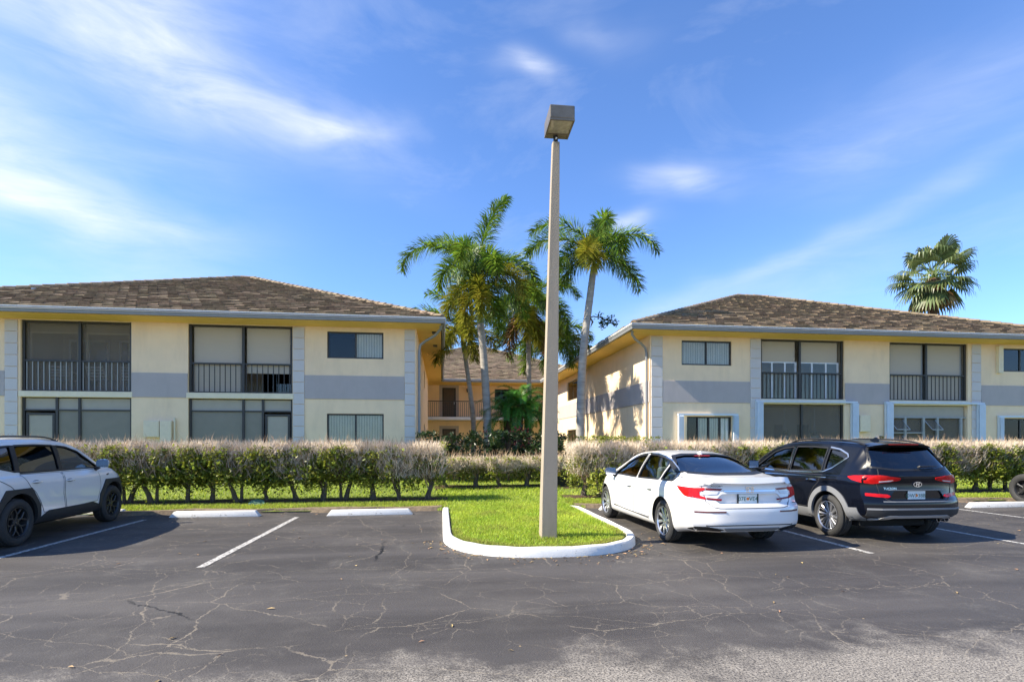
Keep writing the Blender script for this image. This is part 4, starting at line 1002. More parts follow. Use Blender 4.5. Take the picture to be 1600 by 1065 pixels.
# ------------------------------------------------------------------ palms
def frond_curve(a, e, L, droop, n=14):
    """arching rachis: starts along (azimuth a, elevation e), bends down along its length"""
    pts = [Vector((0, 0, 0))]; ang = e
    for i in range(n):
        ang -= droop*(.35+1.3*i/n)/n
        pts.append(pts[-1]+Vector((math.cos(a)*math.cos(ang), math.sin(a)*math.cos(ang), math.sin(ang)))*L/n)
    return pts
def foxtail_frond(a, e, L, droop, dens=1., ll=.50):
    """plumose frond: leaflets stand out all round the rachis"""
    pts = frond_curve(a, e, L, droop); lf = MB(); n = len(pts)-1
    N = int(310*dens*L/2.6)
    for k in range(N):
        t = .14+.86*(k+random.random())/N; f = t*n; i = min(int(f), n-1); p = pts[i].lerp(pts[i+1], f-i); tg = (pts[i+1]-pts[i]).normalized()
        s = tg.cross(Vector((0, 0, 1)))
        s = s.normalized() if s.length > .05 else Vector((1, 0, 0)); u = s.cross(tg)
        ph = random.uniform(0, 6.283); rad = s*math.cos(ph)+u*math.sin(ph)
        l = ll*(.55+.6*math.sin(math.pi*min(1, t*.9+.12)))*random.uniform(.8, 1.15)
        d = (tg*random.uniform(.35, .65)+rad*.85).normalized(); tip = p+d*l+Vector((0, 0, -.22*l))
        w = rad.cross(tg).normalized()*.021; m = p+d*l*.55+Vector((0, 0, -.02*l))
        lf.add([p-w*.5, p+w*.5, m+w, m-w, tip], [(0, 1, 2, 3), (3, 2, 4)])
    st = MB().tube(pts[::2], [.028*(1-.8*i/7) for i in range(len(pts[::2]))], 5)
    return lf, st
def pinnate_frond(a, e, L, droop, N=46, ll=.34, w_=.014, vee=.35):
    pts = frond_curve(a, e, L, droop); lf = MB(); n = len(pts)-1
    for k in range(N):
        t = .12+.88*k/N; f = t*n; i = min(int(f), n-1); p = pts[i].lerp(pts[i+1], f-i); tg = (pts[i+1]-pts[i]).normalized()
        s = tg.cross(Vector((0, 0, 1))); s = s.normalized() if s.length > .05 else Vector((1, 0, 0)); u = s.cross(tg)
        for sd in (-1, 1):
            l = ll*(.5+.6*math.sin(math.pi*min(1, t*.85+.12)))*random.uniform(.85, 1.1)
            d = (tg*.55+s*sd*.8+u*vee*random.uniform(.3, 1.2)).normalized(); tip = p+d*l+Vector((0, 0, -.18*l)); m = p+d*l*.5
            wv = d.cross(u).normalized()*w_; lf.add([p-wv*.4, p+wv*.4, m+wv, m-wv, tip], [(0, 1, 2, 3), (3, 2, 4)])
    return lf, MB().tube(pts[::2], [.014*(1-.8*i/7) for i in range(len(pts[::2]))], 5)
def ringed_trunk(pts, r0, r1, n=26):
    P = [Vector(p) for p in pts]; path = []; rad = []
    for i in range(n*3+1):
        t = i/(n*3); f = t*(len(P)-1); k = min(int(f), len(P)-2); u = f-k
        pm, p0, p1, p2 = P[max(k-1, 0)], P[k], P[k+1], P[min(k+2, len(P)-1)]
        path.append(.5*((2*p0)+(p1-pm)*u+(2*pm-5*p0+4*p1-p2)*u*u+(3*p0-pm-3*p1+p2)*u**3))
        rad.append((r0+(r1-r0)*t)*(1.045 if i % 3 == 0 else 1)+(.05*max(0, 1-t*14)))
    return MB().tube(path, rad, 14)
def foxtail_palm(label, trunk, r0, r1, shaft_top, fronds, group, shaft=True, ll=.5):
    base = Vector(trunk[0]); t = thing('palm_tree', label, 'palm tree', base, 0, group)
    loc = [Vector(p)-base for p in trunk]; top = Vector(shaft_top)-base
    ringed_trunk(loc, r0, r1).build('trunk', MT['trunk'], t, smooth=True)
    if shaft: MB().tube([loc[-1], loc[-1].lerp(top, .35), loc[-1].lerp(top, .75), top], [r1*1.05, r1*1.3, r1*.85, r1*.4], 12).build('crownshaft', MT['crownshaft'], t, smooth=True)
    for a, e, L, dr, kind in fronds:
        lf, st = foxtail_frond(R(a), R(e), L, R(dr), 1., ll)
        lo = lf.build('frond', MT[{0: 'frond', 1: 'frondyel', 2: 'frondold'}[kind]], t); lo.location = top
        sb = st.build('frond_stalk', MT['crownshaft'], lo)
    return t
GP = 'foxtail palms in the courtyard'
# azimuths: 0 = right along the fronts, 90 = away, 180 = left, 270 = towards the street
foxtail_palm('tallest foxtail palm with full arching crown left of the lamp post', [(1.80, 21.2, .3), (1.77, 21.2, 2.5), (1.62, 21.2, 5.0), (1.50, 21.15, 6.2)], .17, .125, (1.38, 21.1, 7.9),
    [(182, 62, 3.9, 150, 0), (150, 75, 3.0, 95, 0), (30, 86, 3.9, 45, 0), (5, 58, 2.9, 135, 0), (345, 40, 2.7, 115, 0), (285, 40, 2.6, 120, 0), (250, 55, 2.7, 130, 0), (315, 12, 2.8, 90, 1), (225, 25, 2.6, 115, 0), (270, -22, 2.5, 58, 1), (90, 50, 2.4, 110, 0), (205, -30, 2.2, 50, 1), (340, -12, 2.6, 70, 0), (120, 20, 2.3, 100, 0), (300, -40, 2.6, 42, 0), (240, -45, 2.3, 38, 1)], GP, True, .6)
foxtail_palm('slim foxtail palm with shaded crown just behind the lamp post', [(4.05, 25, .3), (4.05, 25, 3), (4.02, 25, 5.5), (4.0, 25, 6.6)], .125, .10, (3.95, 25, 8.1),
    [(180, 50, 3.0, 120, 0), (150, 20, 2.6, 100, 0), (0, 55, 3.0, 120, 0), (40, 25, 2.7, 110, 0), (270, 35, 2.7, 120, 0), (230, 5, 2.8, 75, 0), (310, 0, 2.9, 75, 0), (345, -15, 2.7, 65, 0), (195, -30, 2.5, 50, 0), (90, 60, 2.5, 100, 0), (260, -30, 2.7, 45, 1), (215, -55, 2.9, 22, 2), (330, -62, 2.6, 18, 2), (170, -45, 2.4, 30, 0), (290, -55, 2.4, 25, 1)], GP, True, .6)
foxtail_palm('short leaning foxtail palm with yellowish crown at the left roof corner', [(1.35, 24, .3), (1.40, 24, 2.2), (1.22, 24, 4.0), (1.0, 24, 5.5)], .125, .085, (.86, 24, 6.5),
    [(180, 48, 2.8, 95, 0), (165, 85, 2.6, 100, 0), (190, 15, 2.2, 115, 1), (20, 60, 2.0, 110, 0), (280, 25, 2.1, 115, 1), (240, -10, 2.1, 70, 1), (330, 5, 2.1, 90, 1), (90, 55, 2.0, 100, 0), (205, -30, 2.0, 55, 1), (300, -35, 1.9, 45, 1)], GP, True, .55)
foxtail_palm('foxtail palm with a golden frond and bare grey trunk right of the lamp post', [(5.28, 20.4, .3), (5.30, 20.4, 2.6), (5.40, 20.4, 5.0), (5.70, 20.4, 7.4), (5.80, 20.4, 8.2)], .185, .115, (5.86, 20.4, 8.9),
    [(160, 62, 3.1, 105, 0), (185, 30, 3.0, 90, 0), (60, 68, 2.4, 95, 0), (0, 48, 3.0, 112, 0), (335, -20, 2.4, 58, 0), (270, 62, 2.0, 105, 0), (240, 8, 1.7, 70, 1), (250, -15, 1.5, 55, 1), (90, 40, 2.0, 90, 0), (200, 0, 2.4, 80, 0), (30, 15, 2.0, 85, 0), (300, 30, 1.7, 110, 0), (190, -25, 2.2, 55, 0)], GP, False, .6)
foxtail_palm('lower foxtail palm half hidden behind the lamp post', [(5.4, 27, .3), (5.42, 27, 3), (5.4, 27, 5.2)], .12, .10, (5.4, 27, 6.9),
    [(180, 40, 2.7, 120, 0), (0, 45, 2.6, 120, 0), (330, 10, 2.6, 90, 1), (30, 20, 2.5, 95, 0), (270, 40, 2.4, 120, 1), (220, 0, 2.6, 80, 0), (300, -20, 2.5, 60, 0), (90, 50, 2.4, 110, 0), (350, -25, 2.4, 50, 0), (160, 10, 2.6, 95, 0), (250, -40, 2.4, 40, 0), (190, -35, 2.4, 45, 0)], GP, True, .6)
# aerial shoot of another plant growing out of the right palm's trunk
def epiphyte():
    t = thing('climbing_plant', 'small leafy branch growing out of the right palm trunk', 'plant', (5.53, 20.35, 6.35))
    MB().tube([(0, 0, .0), (.25, -.03, .06), (.55, -.05, .02), (.95, -.05, -.14)], [.03, .022, .016, .008], 6).build('stem', MT['bark'], t)
    MB().tube([(.12, -.03, .03), (.22, -.04, -.15), (.14, -.04, -.34)], [.03, .04, .012], 6).build('aerial_root', MT['bark'], t)
    m = MB(); cl = [Vector((random.uniform(.35, 1.1), random.uniform(-.25, .2), random.gauss(-.05, .14))) for _ in range(16)]
    leaves(m, 190, lambda: random.choice(cl)+Vector((random.gauss(0, .07), random.gauss(0, .07), random.gauss(0, .06))), .13); m.build('foliage', MT['darkleaf'], t)
epiphyte()
def date_palm():
    t = thing('date_palm', 'bright green pygmy date palm with three brown stems in the courtyard', 'palm tree', (2.95, 21.6, .3))
    for k, (x, y, h) in enumerate([(-.35, 0, 2.35), (.15, -.1, 2.75), (.55, .25, 2.5)]):
        MB().tube([(x*.7, y, -.05), (x*.9, y, h*.5), (x, y, h)], [.10, .12, .15], 10).build('trunk', MT['trunkbrown'], t, smooth=True)
        for q in range(26):
            a = q*2.399+k; e = 80-q*3.6+random.uniform(-6, 6)
            lf, st = pinnate_frond(a, R(e), random.uniform(1.25, 1.65), R(105), 60, .27, .010)
            o = lf.build('frond', MT['date'], t); o.location = (x, y, h); st.build('frond_stalk', MT['crownshaft'], o)
date_palm()
def cycad():
    t = thing('cycad', 'low cycad with thin arching fronds against the right building side wall', 'plant', (4.75, 22.0, .3))
    MB().tube([(0, 0, -.05), (0, 0, .5), (0, 0, .8)], [.16, .18, .12], 10).build('trunk', MT['trunkbrown'], t, smooth=True)
    for q in range(16):
        lf, st = pinnate_frond(q*2.399, R(75-q*4), random.uniform(1.2, 1.6), R(85), 40, .22, .010, .2)
        o = lf.build('frond', MT['frond'], t); o.location = (0, 0, .8); st.build('frond_stalk', MT['crownshaft'], o)
cycad()
def fan_palm():
    t = thing('fan_palm', 'ragged fan palm rising behind the right building roof', 'palm tree', (28.1, 28, .2))
    H = 10.6; ringed_trunk([(0, 0, 0), (.05, 0, 4), (0, 0, 8), (.05, 0, H)], .26, .2).build('trunk', MT['trunkbrown'], t, smooth=True)
    n = 40
    for q in range(n):
        a = q*2.399; k = q/n; e = R(85-150*k**.85+random.uniform(-8, 8)); L = random.uniform(1.1, 1.5)
        d = Vector((math.cos(a)*math.cos(e), math.sin(a)*math.cos(e), math.sin(e))); b = d*L
        s = d.cross(Vector((0, 0, 1))); s = s.normalized() if s.length > .05 else Vector((1, 0, 0)); u = s.cross(d)
        fold = random.uniform(.1, .35); m = MB(); seg = 22; rad = random.uniform(1.05, 1.35)
        for j in range(seg):
            ph = (j/(seg-1)-.5)*R(215); dr = (d*math.cos(ph)+s*math.sin(ph)+u*(-fold*abs(math.sin(ph)))).normalized()
            wd = dr.cross(u).normalized(); l1 = rad*.55; w = l1*R(215)/seg*.56; l = rad*random.uniform(.9, 1.1)*(1-.12*abs(ph))
            mid = b+dr*l1; end = b+dr*l*.8+Vector((0, 0, -.14*l)); tip = end+Vector((dr.x*.08, dr.y*.08, -.30*l*random.uniform(.4, 1.3)))
            m.add([b, mid-wd*w, mid+wd*w, end+wd*w*.5, end-wd*w*.5, tip], [(0, 1, 2), (1, 4, 3, 2), (4, 5, 3)])
        o = m.build('fan_leaf', MT['frondold'] if k > .86 else MT['frondblue'], t); o.location = (.05, 0, H+.3)
        MB().tube([(0, 0, 0), b*.5+Vector((0, 0, .03)), b], [.03, .022, .014], 5).build('leaf_stalk', MT['crownshaft'], o)
    for q in range(10):
        a = q*.63; m = MB()
        for j in range(14):
            p = Vector((math.cos(a)*.2+random.gauss(0, .06), math.sin(a)*.2+random.gauss(0, .06), .2)); w = Vector((random.gauss(0, .03), random.gauss(0, .03), 0))
            m.add([p-w, p+w, p+w+Vector((math.cos(a)*.25, math.sin(a)*.25, -1.0)), p-w+Vector((math.cos(a)*.22, math.sin(a)*.22, -1.2))], [(0, 1, 2, 3)])
        m.build('dead_leaf', MT['frondold'], t).location = (.05, 0, H)
fan_palm()

# ------------------------------------------------------------------ vehicles
def paint(name, col, flake=0., rough=.28):
    return mat(name, col, rough, 0, coat=1.0, spec=.5)
MT['whitepaint'] = paint('white_car_paint', (.79, .765, .74))
MT['blackpaint'] = mat('black_car_paint', (.003, .004, .008), .18, coat=.35, spec=.30)
MT['greypaint'] = paint('grey_car_paint', (.12, .125, .13))
MT['cladding'] = mat('black_cladding', (.028, .029, .031), .6, .1, 6, .1, 90)
MT['greyclad'] = mat('grey_cladding', (.19, .195, .205), .5, .06, 6)
MT['seam'] = mat('panel_gap', (.02, .02, .022), .7)
MT['seamlight'] = mat('panel_gap_on_white', (.07, .07, .075), .7)
MT['well'] = mat('wheel_well', (.010, .010, .010), .9)
MT['rubber'] = mat('tyre_rubber', (.030, .029, .028), .75, .15, 12, .25, 60)
MT['alloy'] = mat('alloy_rim', (.62, .62, .63), .28, metal=.85)
MT['darkalloy'] = mat('dark_alloy_rim', (.07, .07, .072), .35, metal=.7)
MT['barrel'] = mat('shadowed_rim_barrel', (.022, .022, .023), .6, metal=.3)
MT['chrome'] = mat('chrome', (.80, .81, .83), .12, metal=1.)
MT['redlamp'] = mat('red_lamp', (.50, .006, .006), .25, .3, 14, coat=.25, spec=.25)
MT['darkred'] = mat('dark_red_lamp', (.20, .004, .006), .2, .2, 14, coat=.3, spec=.3)
MT['clearlamp'] = mat('clear_lamp', (.62, .60, .60), .15, .15, 12, coat=1.)
MT['carglass'] = glass_mat('car_glass', (.42, .50, .50), 1.5, .06)
MT['tintglass'] = glass_mat('tinted_car_glass', (.10, .115, .12), 1.5, .07)
MT['rearglass'] = glass_mat('rear_car_glass', (.25, .30, .32), 1.55, .12)
MT['seatcloth'] = mat('seat_cloth', (.42, .41, .38), .85, .08, 8)
MT['seatdark'] = mat('dark_seat_cloth', (.04, .04, .042), .85, .08, 8)
MT['lining'] = mat('cabin_lining', (.10, .10, .098), .9)
MT['plate'] = mat('number_plate', (.72, .75, .72), .4, .04, 20)
MT['platetext'] = mat('plate_green', (.02, .11, .06), .5)
MT['orange'] = mat('plate_orange', (.75, .22, .03), .5)

def curve(keys):
    """monotone cubic interpolation through (t, v) keys"""
    T = [k[0] for k in keys]; V = [k[1] for k in keys]; n = len(T)
    d = [(V[i+1]-V[i])/(T[i+1]-T[i]) for i in range(n-1)]
    m = [d[0]]+[0 if d[i-1]*d[i] <= 0 else 2*d[i-1]*d[i]/(d[i-1]+d[i]) for i in range(1, n-1)]+[d[-1]]
    def f(t):
        if t <= T[0]: return V[0]
        if t >= T[-1]: return V[-1]
        i = max(k for k in range(n-1) if T[k] <= t); h = T[i+1]-T[i]; u = (t-T[i])/h
        return (2*u**3-3*u*u+1)*V[i]+(u**3-2*u*u+u)*h*m[i]+(-2*u**3+3*u*u)*V[i+1]+(u**3-u*u)*h*m[i+1]
    return f

def spline_pts(P, sub):
    """centripetal-like catmull-rom through 2D points"""
    out = []; n = len(P)
    for i in range(n-1):
        p0, p1, p2, p3 = P[max(i-1, 0)], P[i], P[i+1], P[min(i+2, n-1)]
        for k in range(sub):
            u = k/sub; a = []
            for c in (0, 1):
                m1 = (p2[c]-p0[c])*.5*.8; m2 = (p3[c]-p1[c])*.5*.8
                a.append((2*u**3-3*u*u+1)*p1[c]+(u**3-2*u*u+u)*m1+(-2*u**3+3*u*u)*p2[c]+(u**3-u*u)*m2)
            out.append(tuple(a))
    out.append(P[-1]); return out

class Car:
    """body lofted from length curves; y runs from the tail (0) to the nose (L), x to the right, z up"""
    def __init__(s, sp):
        s.sp = sp; s.L = sp['L']; s.f = {k: curve(sp[k]) for k in ('top', 'sh', 'ws', 'wt', 'bot', 'rear', 'front')}
        s.base = s.loft(0, s.L)
        s.me = s.solid(s.base)
        s.tree = BVHTree.FromPolygons([Vector(v) for v in s.base.v], s.base.f)
    def section(s, y, inset=0., zlow=None):
        f = s.f; zt, zs, ws, wt, zb = f['top'](y), f['sh'](y), f['ws'](y), f['wt'](y), f['bot'](y)
        if inset:
            zt = min(f['top'](y+q) for q in (-.09, -.045, 0, .045, .09))-inset*.8; ws -= inset; wt -= inset*.9; zb = zlow; zs = max(min(zs, zt-.05), zb+.1)
        gh = max(0., zt-zs); k = min(1, gh/.25)
        zm = zb+(zs-zb)*.58
        tuck = .05*k
        P = [(0, zb), (ws*.55, zb), (ws-.13, zb), (ws-.045, zb+.05), (ws-.012, zb+.17), (ws, zm), (ws-.006, zs-.10), (ws-.028-.01*k, zs-.012), (ws-.075*k-.06*(1-k), zs+.022*k+gh*.25*(1-k))]
        if k >= 1:
            a = (ws-.075, zs+.022)
            P += [(a[0]+(wt-a[0])*.5+.018, zs+.022+(zt-.10-zs-.022)*.5), (wt+.012, zt-.105), (wt-.035, zt-.048), (wt-.14, zt-.018), (wt*.4, zt-.002), (0, zt)]
        else:
            wq = wt+(ws-.10-wt)*(1-k)
            q = 1-k; a0, az = P[-1]
            P += [((a0+wq)/2+.018*k, az+(zt-.10*k-az)*.5), (wq+.012*k-.02*q, zt-.105*k-gh*.18*q), (wq-.035*k-.08*q, zt-.048*k-gh*.09*q), (wq-.14*k-.17*q, zt-.018*k-gh*.03*q), (wq*.4, zt-.002), (0, zt)]
        return P
    def warp(s, x, y, z):
        sp = s.sp; w = s.f['ws'](min(max(y, .3), s.L-.3))
        if y < 1.1:
            b = 1-sstep(y/1.1); y = y+(s.f['rear'](z)+sp['rround']*(abs(x)/.93)**4)*b
        if y > s.L-1.1:
            b = 1-sstep((s.L-y)/1.1); y = y-(s.f['front'](z)+sp['fround']*(abs(x)/.93)**3.2)*b
        return (x, y, z)
    def loft(s, y0, y1, inset=0., zlow=None, n=100):
        ys = sorted({y0, y1, *[y0+(y1-y0)*k/n for k in range(n+1)]} | ({.01, .025, .04, .06, .08, .1, .13, .16, s.L-.015, s.L-.03} if not inset else set()))
        mb = MB(); rows = []
        for y in ys:
            h = spline_pts(s.section(y, inset, zlow), 5)
            full = h+[(-x, z) for x, z in reversed(h[1:-1])]
            rows.append(full)
            mb.v += [s.warp(x, y, z) for x, z in full]
        m = len(rows[0])
        for i in range(len(ys)-1): mb.f += [(i*m+k, (i+1)*m+k, (i+1)*m+(k+1) % m, i*m+(k+1) % m) for k in range(m)]
        # end caps: strips across
        for base, flip in ((0, False), ((len(ys)-1)*m, True)):
            h = m//2
            # grid of the end face between left and right halves
            cols = 8; ring = []
            for k in range(0, h+1):
                a = mb.v[base+k]; b = mb.v[base+(m-k) % m]; row = []
                for c in range(cols+1):
                    if c == 0: row.append(base+k)
                    elif c == cols: row.append(base+(m-k) % m)
                    else:
                        u = c/cols; x = a[0]+(b[0]-a[0])*u; z = a[2]
                        yy = (ys[0] if not flip else ys[-1]); mb.v.append(s.warp(x, yy, z)); row.append(len(mb.v)-1)
                ring.append(row)
            for k in range(h):
                for c in range(cols):
                    q = (ring[k][c], ring[k][c+1], ring[k+1][c+1], ring[k+1][c])
                    q2 = tuple(dict.fromkeys(q))
                    if len(q2) >= 3: mb.f.append(q2 if not flip else q2[::-1])
        return mb
    def solid(s, mb):
        me = bpy.data.meshes.new('body'); me.from_pydata([tuple(v) for v in mb.v], [], mb.f)
        bm = bmesh.new(); bm.from_mesh(me); bmesh.ops.remove_doubles(bm, verts=bm.verts, dist=1e-4); bmesh.ops.dissolve_degenerate(bm, edges=bm.edges, dist=1e-4)
        bmesh.ops.holes_fill(bm, edges=[e for e in bm.edges if e.is_boundary], sides=0)
        bmesh.ops.recalc_face_normals(bm, faces=bm.faces); bm.to_mesh(me); bm.free(); return me
    def carve(s, cutters, mats):
        """boolean-difference the cutters (meshes) from the body in turn"""
        me = s.me; me.materials.clear()
        for m in mats: me.materials.append(m)
        ob = bpy.data.objects.new('tmp', me); COL.objects.link(ob); tmp = [ob]
        for c, mi in cutters:
            c.materials.clear()
            for m in mats: c.materials.append(m)
            c.polygons.foreach_set('material_index', [mi]*len(c.polygons))
            co = bpy.data.objects.new('cut', c); COL.objects.link(co); tmp.append(co)
            md = ob.modifiers.new('b', 'BOOLEAN'); md.operation = 'DIFFERENCE'; md.solver = 'EXACT'; md.object = co
        bpy.context.view_layer.update(); dg = bpy.context.evaluated_depsgraph_get()
        out = bpy.data.meshes.new_from_object(ob.evaluated_get(dg))
        for o in tmp: bpy.data.objects.remove(o)
        out.polygons.foreach_set('use_smooth', [True]*len(out.polygons)); out.set_sharp_from_angle(angle=R(32)); return out
    # ---- projection of flat outlines on to the lofted body
    def hit(s, a, b, view):
        o, d = {'right': ((3, a, b), (-1, 0, 0)), 'left': ((-3, a, b), (1, 0, 0)), 'rear': ((a, -3, b), (0, 1, 0)), 'front': ((a, 9, b), (0, -1, 0)), 'top': ((a, b, 4), (0, 0, -1))}[view]
        p, n, i, dist = s.tree.ray_cast(Vector(o), Vector(d))
        if p is None:
            q = Vector(o)+Vector(d)*{'right': 2.2, 'left': 2.2, 'rear': 3.1, 'front': 4.4, 'top': 3}[view]; p, n, i, dist = s.tree.find_nearest(q)
        if n.dot(Vector(d)) > 0: n = -n
        return p, n
    def patch(s, poly, view, off, step=.06, thick=0., edge=.01):
        bm = bmesh.new(); fc = bm.faces.new([bm.verts.new((a, b, 0)) for a, b in poly])
        xs = [p[0] for p in poly]; zs = [p[1] for p in poly]
        for lo, hi, nrm in ((min(xs), max(xs), Vector((1, 0, 0))), (min(zs), max(zs), Vector((0, 1, 0)))):
            n = int((hi-lo)/step)
            for k in range(1, n+1):
                c = lo+(hi-lo)*k/(n+1)
                bmesh.ops.bisect_plane(bm, geom=bm.verts[:]+bm.edges[:]+bm.faces[:], plane_co=nrm*c, plane_no=nrm, dist=1e-5)
        nn = {}
        for v in bm.verts:
            p, n = s.hit(v.co.x, v.co.y, view); v.co = p+n*off; nn[v] = n
        if thick:
            be = [e for e in bm.edges if e.is_boundary]; r = bmesh.ops.extrude_edge_only(bm, edges=be)
            for v in r['geom']:
                if isinstance(v, bmesh.types.BMVert):
                    o = min(nn, key=lambda q: (q.co-v.co).length_squared); v.co = v.co-nn[o]*thick
        bmesh.ops.triangulate(bm, faces=[f for f in bm.faces if len(f.verts) > 4])
        bmesh.ops.recalc_face_normals(bm, faces=bm.faces)
        return MB().bm(bm)
    def strip(s, line, view, w, off, closed=False, dens=.035):
        pts = []; n = len(line); seq = list(range(n if closed else n-1))
        for i in seq:
            a, b = line[i], line[(i+1) % n]; L = math.hypot(b[0]-a[0], b[1]-a[1]); k = max(1, int(L/dens))
            pts += [(a[0]+(b[0]-a[0])*j/k, a[1]+(b[1]-a[1])*j/k) for j in range(k)]
        if not closed: pts.append(line[-1])
        mb = MB(); m = len(pts)
        for i, p in enumerate(pts):
            a = pts[(i-1) % m] if closed or i else p; b = pts[(i+1) % m] if closed or i < m-1 else p
            tx, tz = b[0]-a[0], b[1]-a[1]; l = math.hypot(tx, tz) or 1; nx, nz = -tz/l, tx/l
            for sg in (-1, 1):
                q, nn = s.hit(p[0]+nx*w/2*sg, p[1]+nz*w/2*sg, view); mb.v.append(tuple(q+nn*off))
        for i in range(m if closed else m-1):
            j = (i+1) % m; mb.f.append((2*i, 2*i+1, 2*j+1, 2*j))
        return mb

def prism(poly, view, a, b):
    """solid cutter: outline extruded from a to b along the view axis"""
    n = len(poly); P = (lambda u, v, d: (d, u, v)) if view == 'side' else (lambda u, v, d: (u, d, v))
    vs = [P(u, v, a) for u, v in poly]+[P(u, v, b) for u, v in poly]
    me = MB().add(vs, [tuple(range(n)), tuple(range(2*n-1, n-1, -1))]+[(i, (i+1) % n, n+(i+1) % n, n+i) for i in range(n)]).mesh('cutter')
    bm = bmesh.new(); bm.from_mesh(me); bmesh.ops.recalc_face_normals(bm, faces=bm.faces); bm.to_mesh(me); bm.free(); return me
def well(y, z, r, x0, x1, n=48):
    return prism([(y+r*math.cos(2*math.pi*k/n), z+r*math.sin(2*math.pi*k/n)) for k in range(n)], 'side', x0, x1)
def arc(y, z, r, a0, a1, n=26): return [(y+r*math.cos(R(a0+(a1-a0)*k/n)), z+r*math.sin(R(a0+(a1-a0)*k/n))) for k in range(n+1)]
def rounded(poly, r=.04, k=4):
    out = []; n = len(poly)
    for i, p in enumerate(poly):
        a, b = poly[i-1], poly[(i+1) % n]
        da, db = math.hypot(a[0]-p[0], a[1]-p[1]), math.hypot(b[0]-p[0], b[1]-p[1]); q = min(r, da*.45, db*.45)
        s_ = (p[0]+(a[0]-p[0])*q/da, p[1]+(a[1]-p[1])*q/da); e = (p[0]+(b[0]-p[0])*q/db, p[1]+(b[1]-p[1])*q/db)
        for j in range(k+1):
            u = j/k; out.append(((1-u)**2*s_[0]+2*u*(1-u)*p[0]+u*u*e[0], (1-u)**2*s_[1]+2*u*(1-u)*p[1]+u*u*e[1]))
    return out

def wheel_meshes(r, w, rim_r, style, rim_mat):
    """tyre and rim; axle along x, outer face at +x"""
    t = MB(); h = w/2
    prof = [(rim_r-.012, h*.70), (rim_r+.01, h*.86), (rim_r+(r-rim_r)*.35, h*1.0), (r-.045, h*.97), (r-.02, h*.86), (r-.004, h*.66), (r-.013, h*.36), (r-.013, h*.30), (r, h*.28), (r, h*.04), (r-.012, h*.02), (r-.012, -h*.02),
            (r, -h*.04), (r, -h*.28), (r-.013, -h*.30), (r-.013, -h*.36), (r-.004, -h*.66), (r-.02, -h*.86), (r-.045, -h*.97), (rim_r+.02, -h), (rim_r-.012, -h*.7)]
    t.lathe(prof, 56, 'x')
    tyre = t.mesh('wheel', MT['rubber'], True)
    m = MB(); o = h*.78
    m.lathe([(rim_r-.012, h*.72), (rim_r, o+.012), (rim_r-.010, o+.014), (rim_r-.020, o-.006)], 48, 'x')
    m.lathe([(0, o-.01), (.03, o-.008), (.034, o-.015), (.062, o-.02), (.07, o-.035), (.07, o-.07)], 24, 'x')
    def spoke(a0, a1, w0, w1, r0, r1, x0, x1):
        d0 = Vector((0, math.cos(a0), math.sin(a0))); d1 = Vector((0, math.cos(a1), math.sin(a1))); p, q = d0*r0+Vector((x0, 0, 0)), d1*r1+Vector((x1, 0, 0))
        s_ = (q-p).cross(Vector((1, 0, 0))).normalized(); b = Vector((.03, 0, 0)); c = Vector((.006, 0, 0))
        m.add([p-s_*w0-c, p-s_*w0*.5+c*0, p+s_*w0*.5+c*0, p+s_*w0-c, q-s_*w1-c, q-s_*w1*.5, q+s_*w1*.5, q+s_*w1-c, p-s_*w0-b, p+s_*w0-b, q-s_*w1-b, q+s_*w1-b],
              [(0, 1, 5, 4), (1, 2, 6, 5), (2, 3, 7, 6), (0, 4, 10, 8), (3, 9, 11, 7), (8, 10, 11, 9)])
    n, kind = style
    for k in range(n):
        a = 2*math.pi*(k+.25)/n
        if kind == 'single': spoke(a, a, .020, .024, .05, rim_r-.015, o-.022, o-.006)
        elif kind == 'twin':
            for d in (-.5, .5): spoke(a+d*.22, a+d*.40, .012, .016, .055, rim_r-.02, o-.02, o-.006)
        elif kind == 'vee':
            spoke(a, a, .018, .018, .05, rim_r*.55, o-.02, o-.012)
            for d in (-1, 1): spoke(a, a+d*math.pi/n*.62, .013, .013, rim_r*.5, rim_r-.02, o-.012, o-.006)
        elif kind == 'swirl':
            spoke(a, a+.10, .011, .017, .05, rim_r-.015, o-.02, o-.006); spoke(a+.20, a+.36, .006, .008, .06, rim_r-.015, o-.024, o-.012)
    rim = m.mesh('rim', rim_mat, True)
    br = MB().lathe([(.0, o-.10), (rim_r-.05, o-.10), (rim_r-.04, o-.10), (rim_r-.021, o-.007), (rim_r-.018, o-.02), (rim_r-.03, -h*.7), (0, -h*.7)], 40, 'x').mesh('rim_barrel', MT['barrel'], True)
    return tyre, rim, br
def fit_wheel(t, me, x, y, r, side, steer=0.):
    w = link('wheel', me[0], t, (x, y, r), (random.uniform(0, 6), 0, (0 if side > 0 else math.pi)+steer), None)
    w.rotation_mode = 'ZYX'
    w.rotation_euler = (random.uniform(0, 6), 0, (0 if side > 0 else math.pi)+steer)
    w.rotation_mode = 'XYZ'; w.rotation_euler = (random.uniform(0, 6), 0, 0) if side > 0 else (random.uniform(0, 6), 0, math.pi)
    link('rim', me[1], w); link('rim_barrel', me[2], w)
    return w

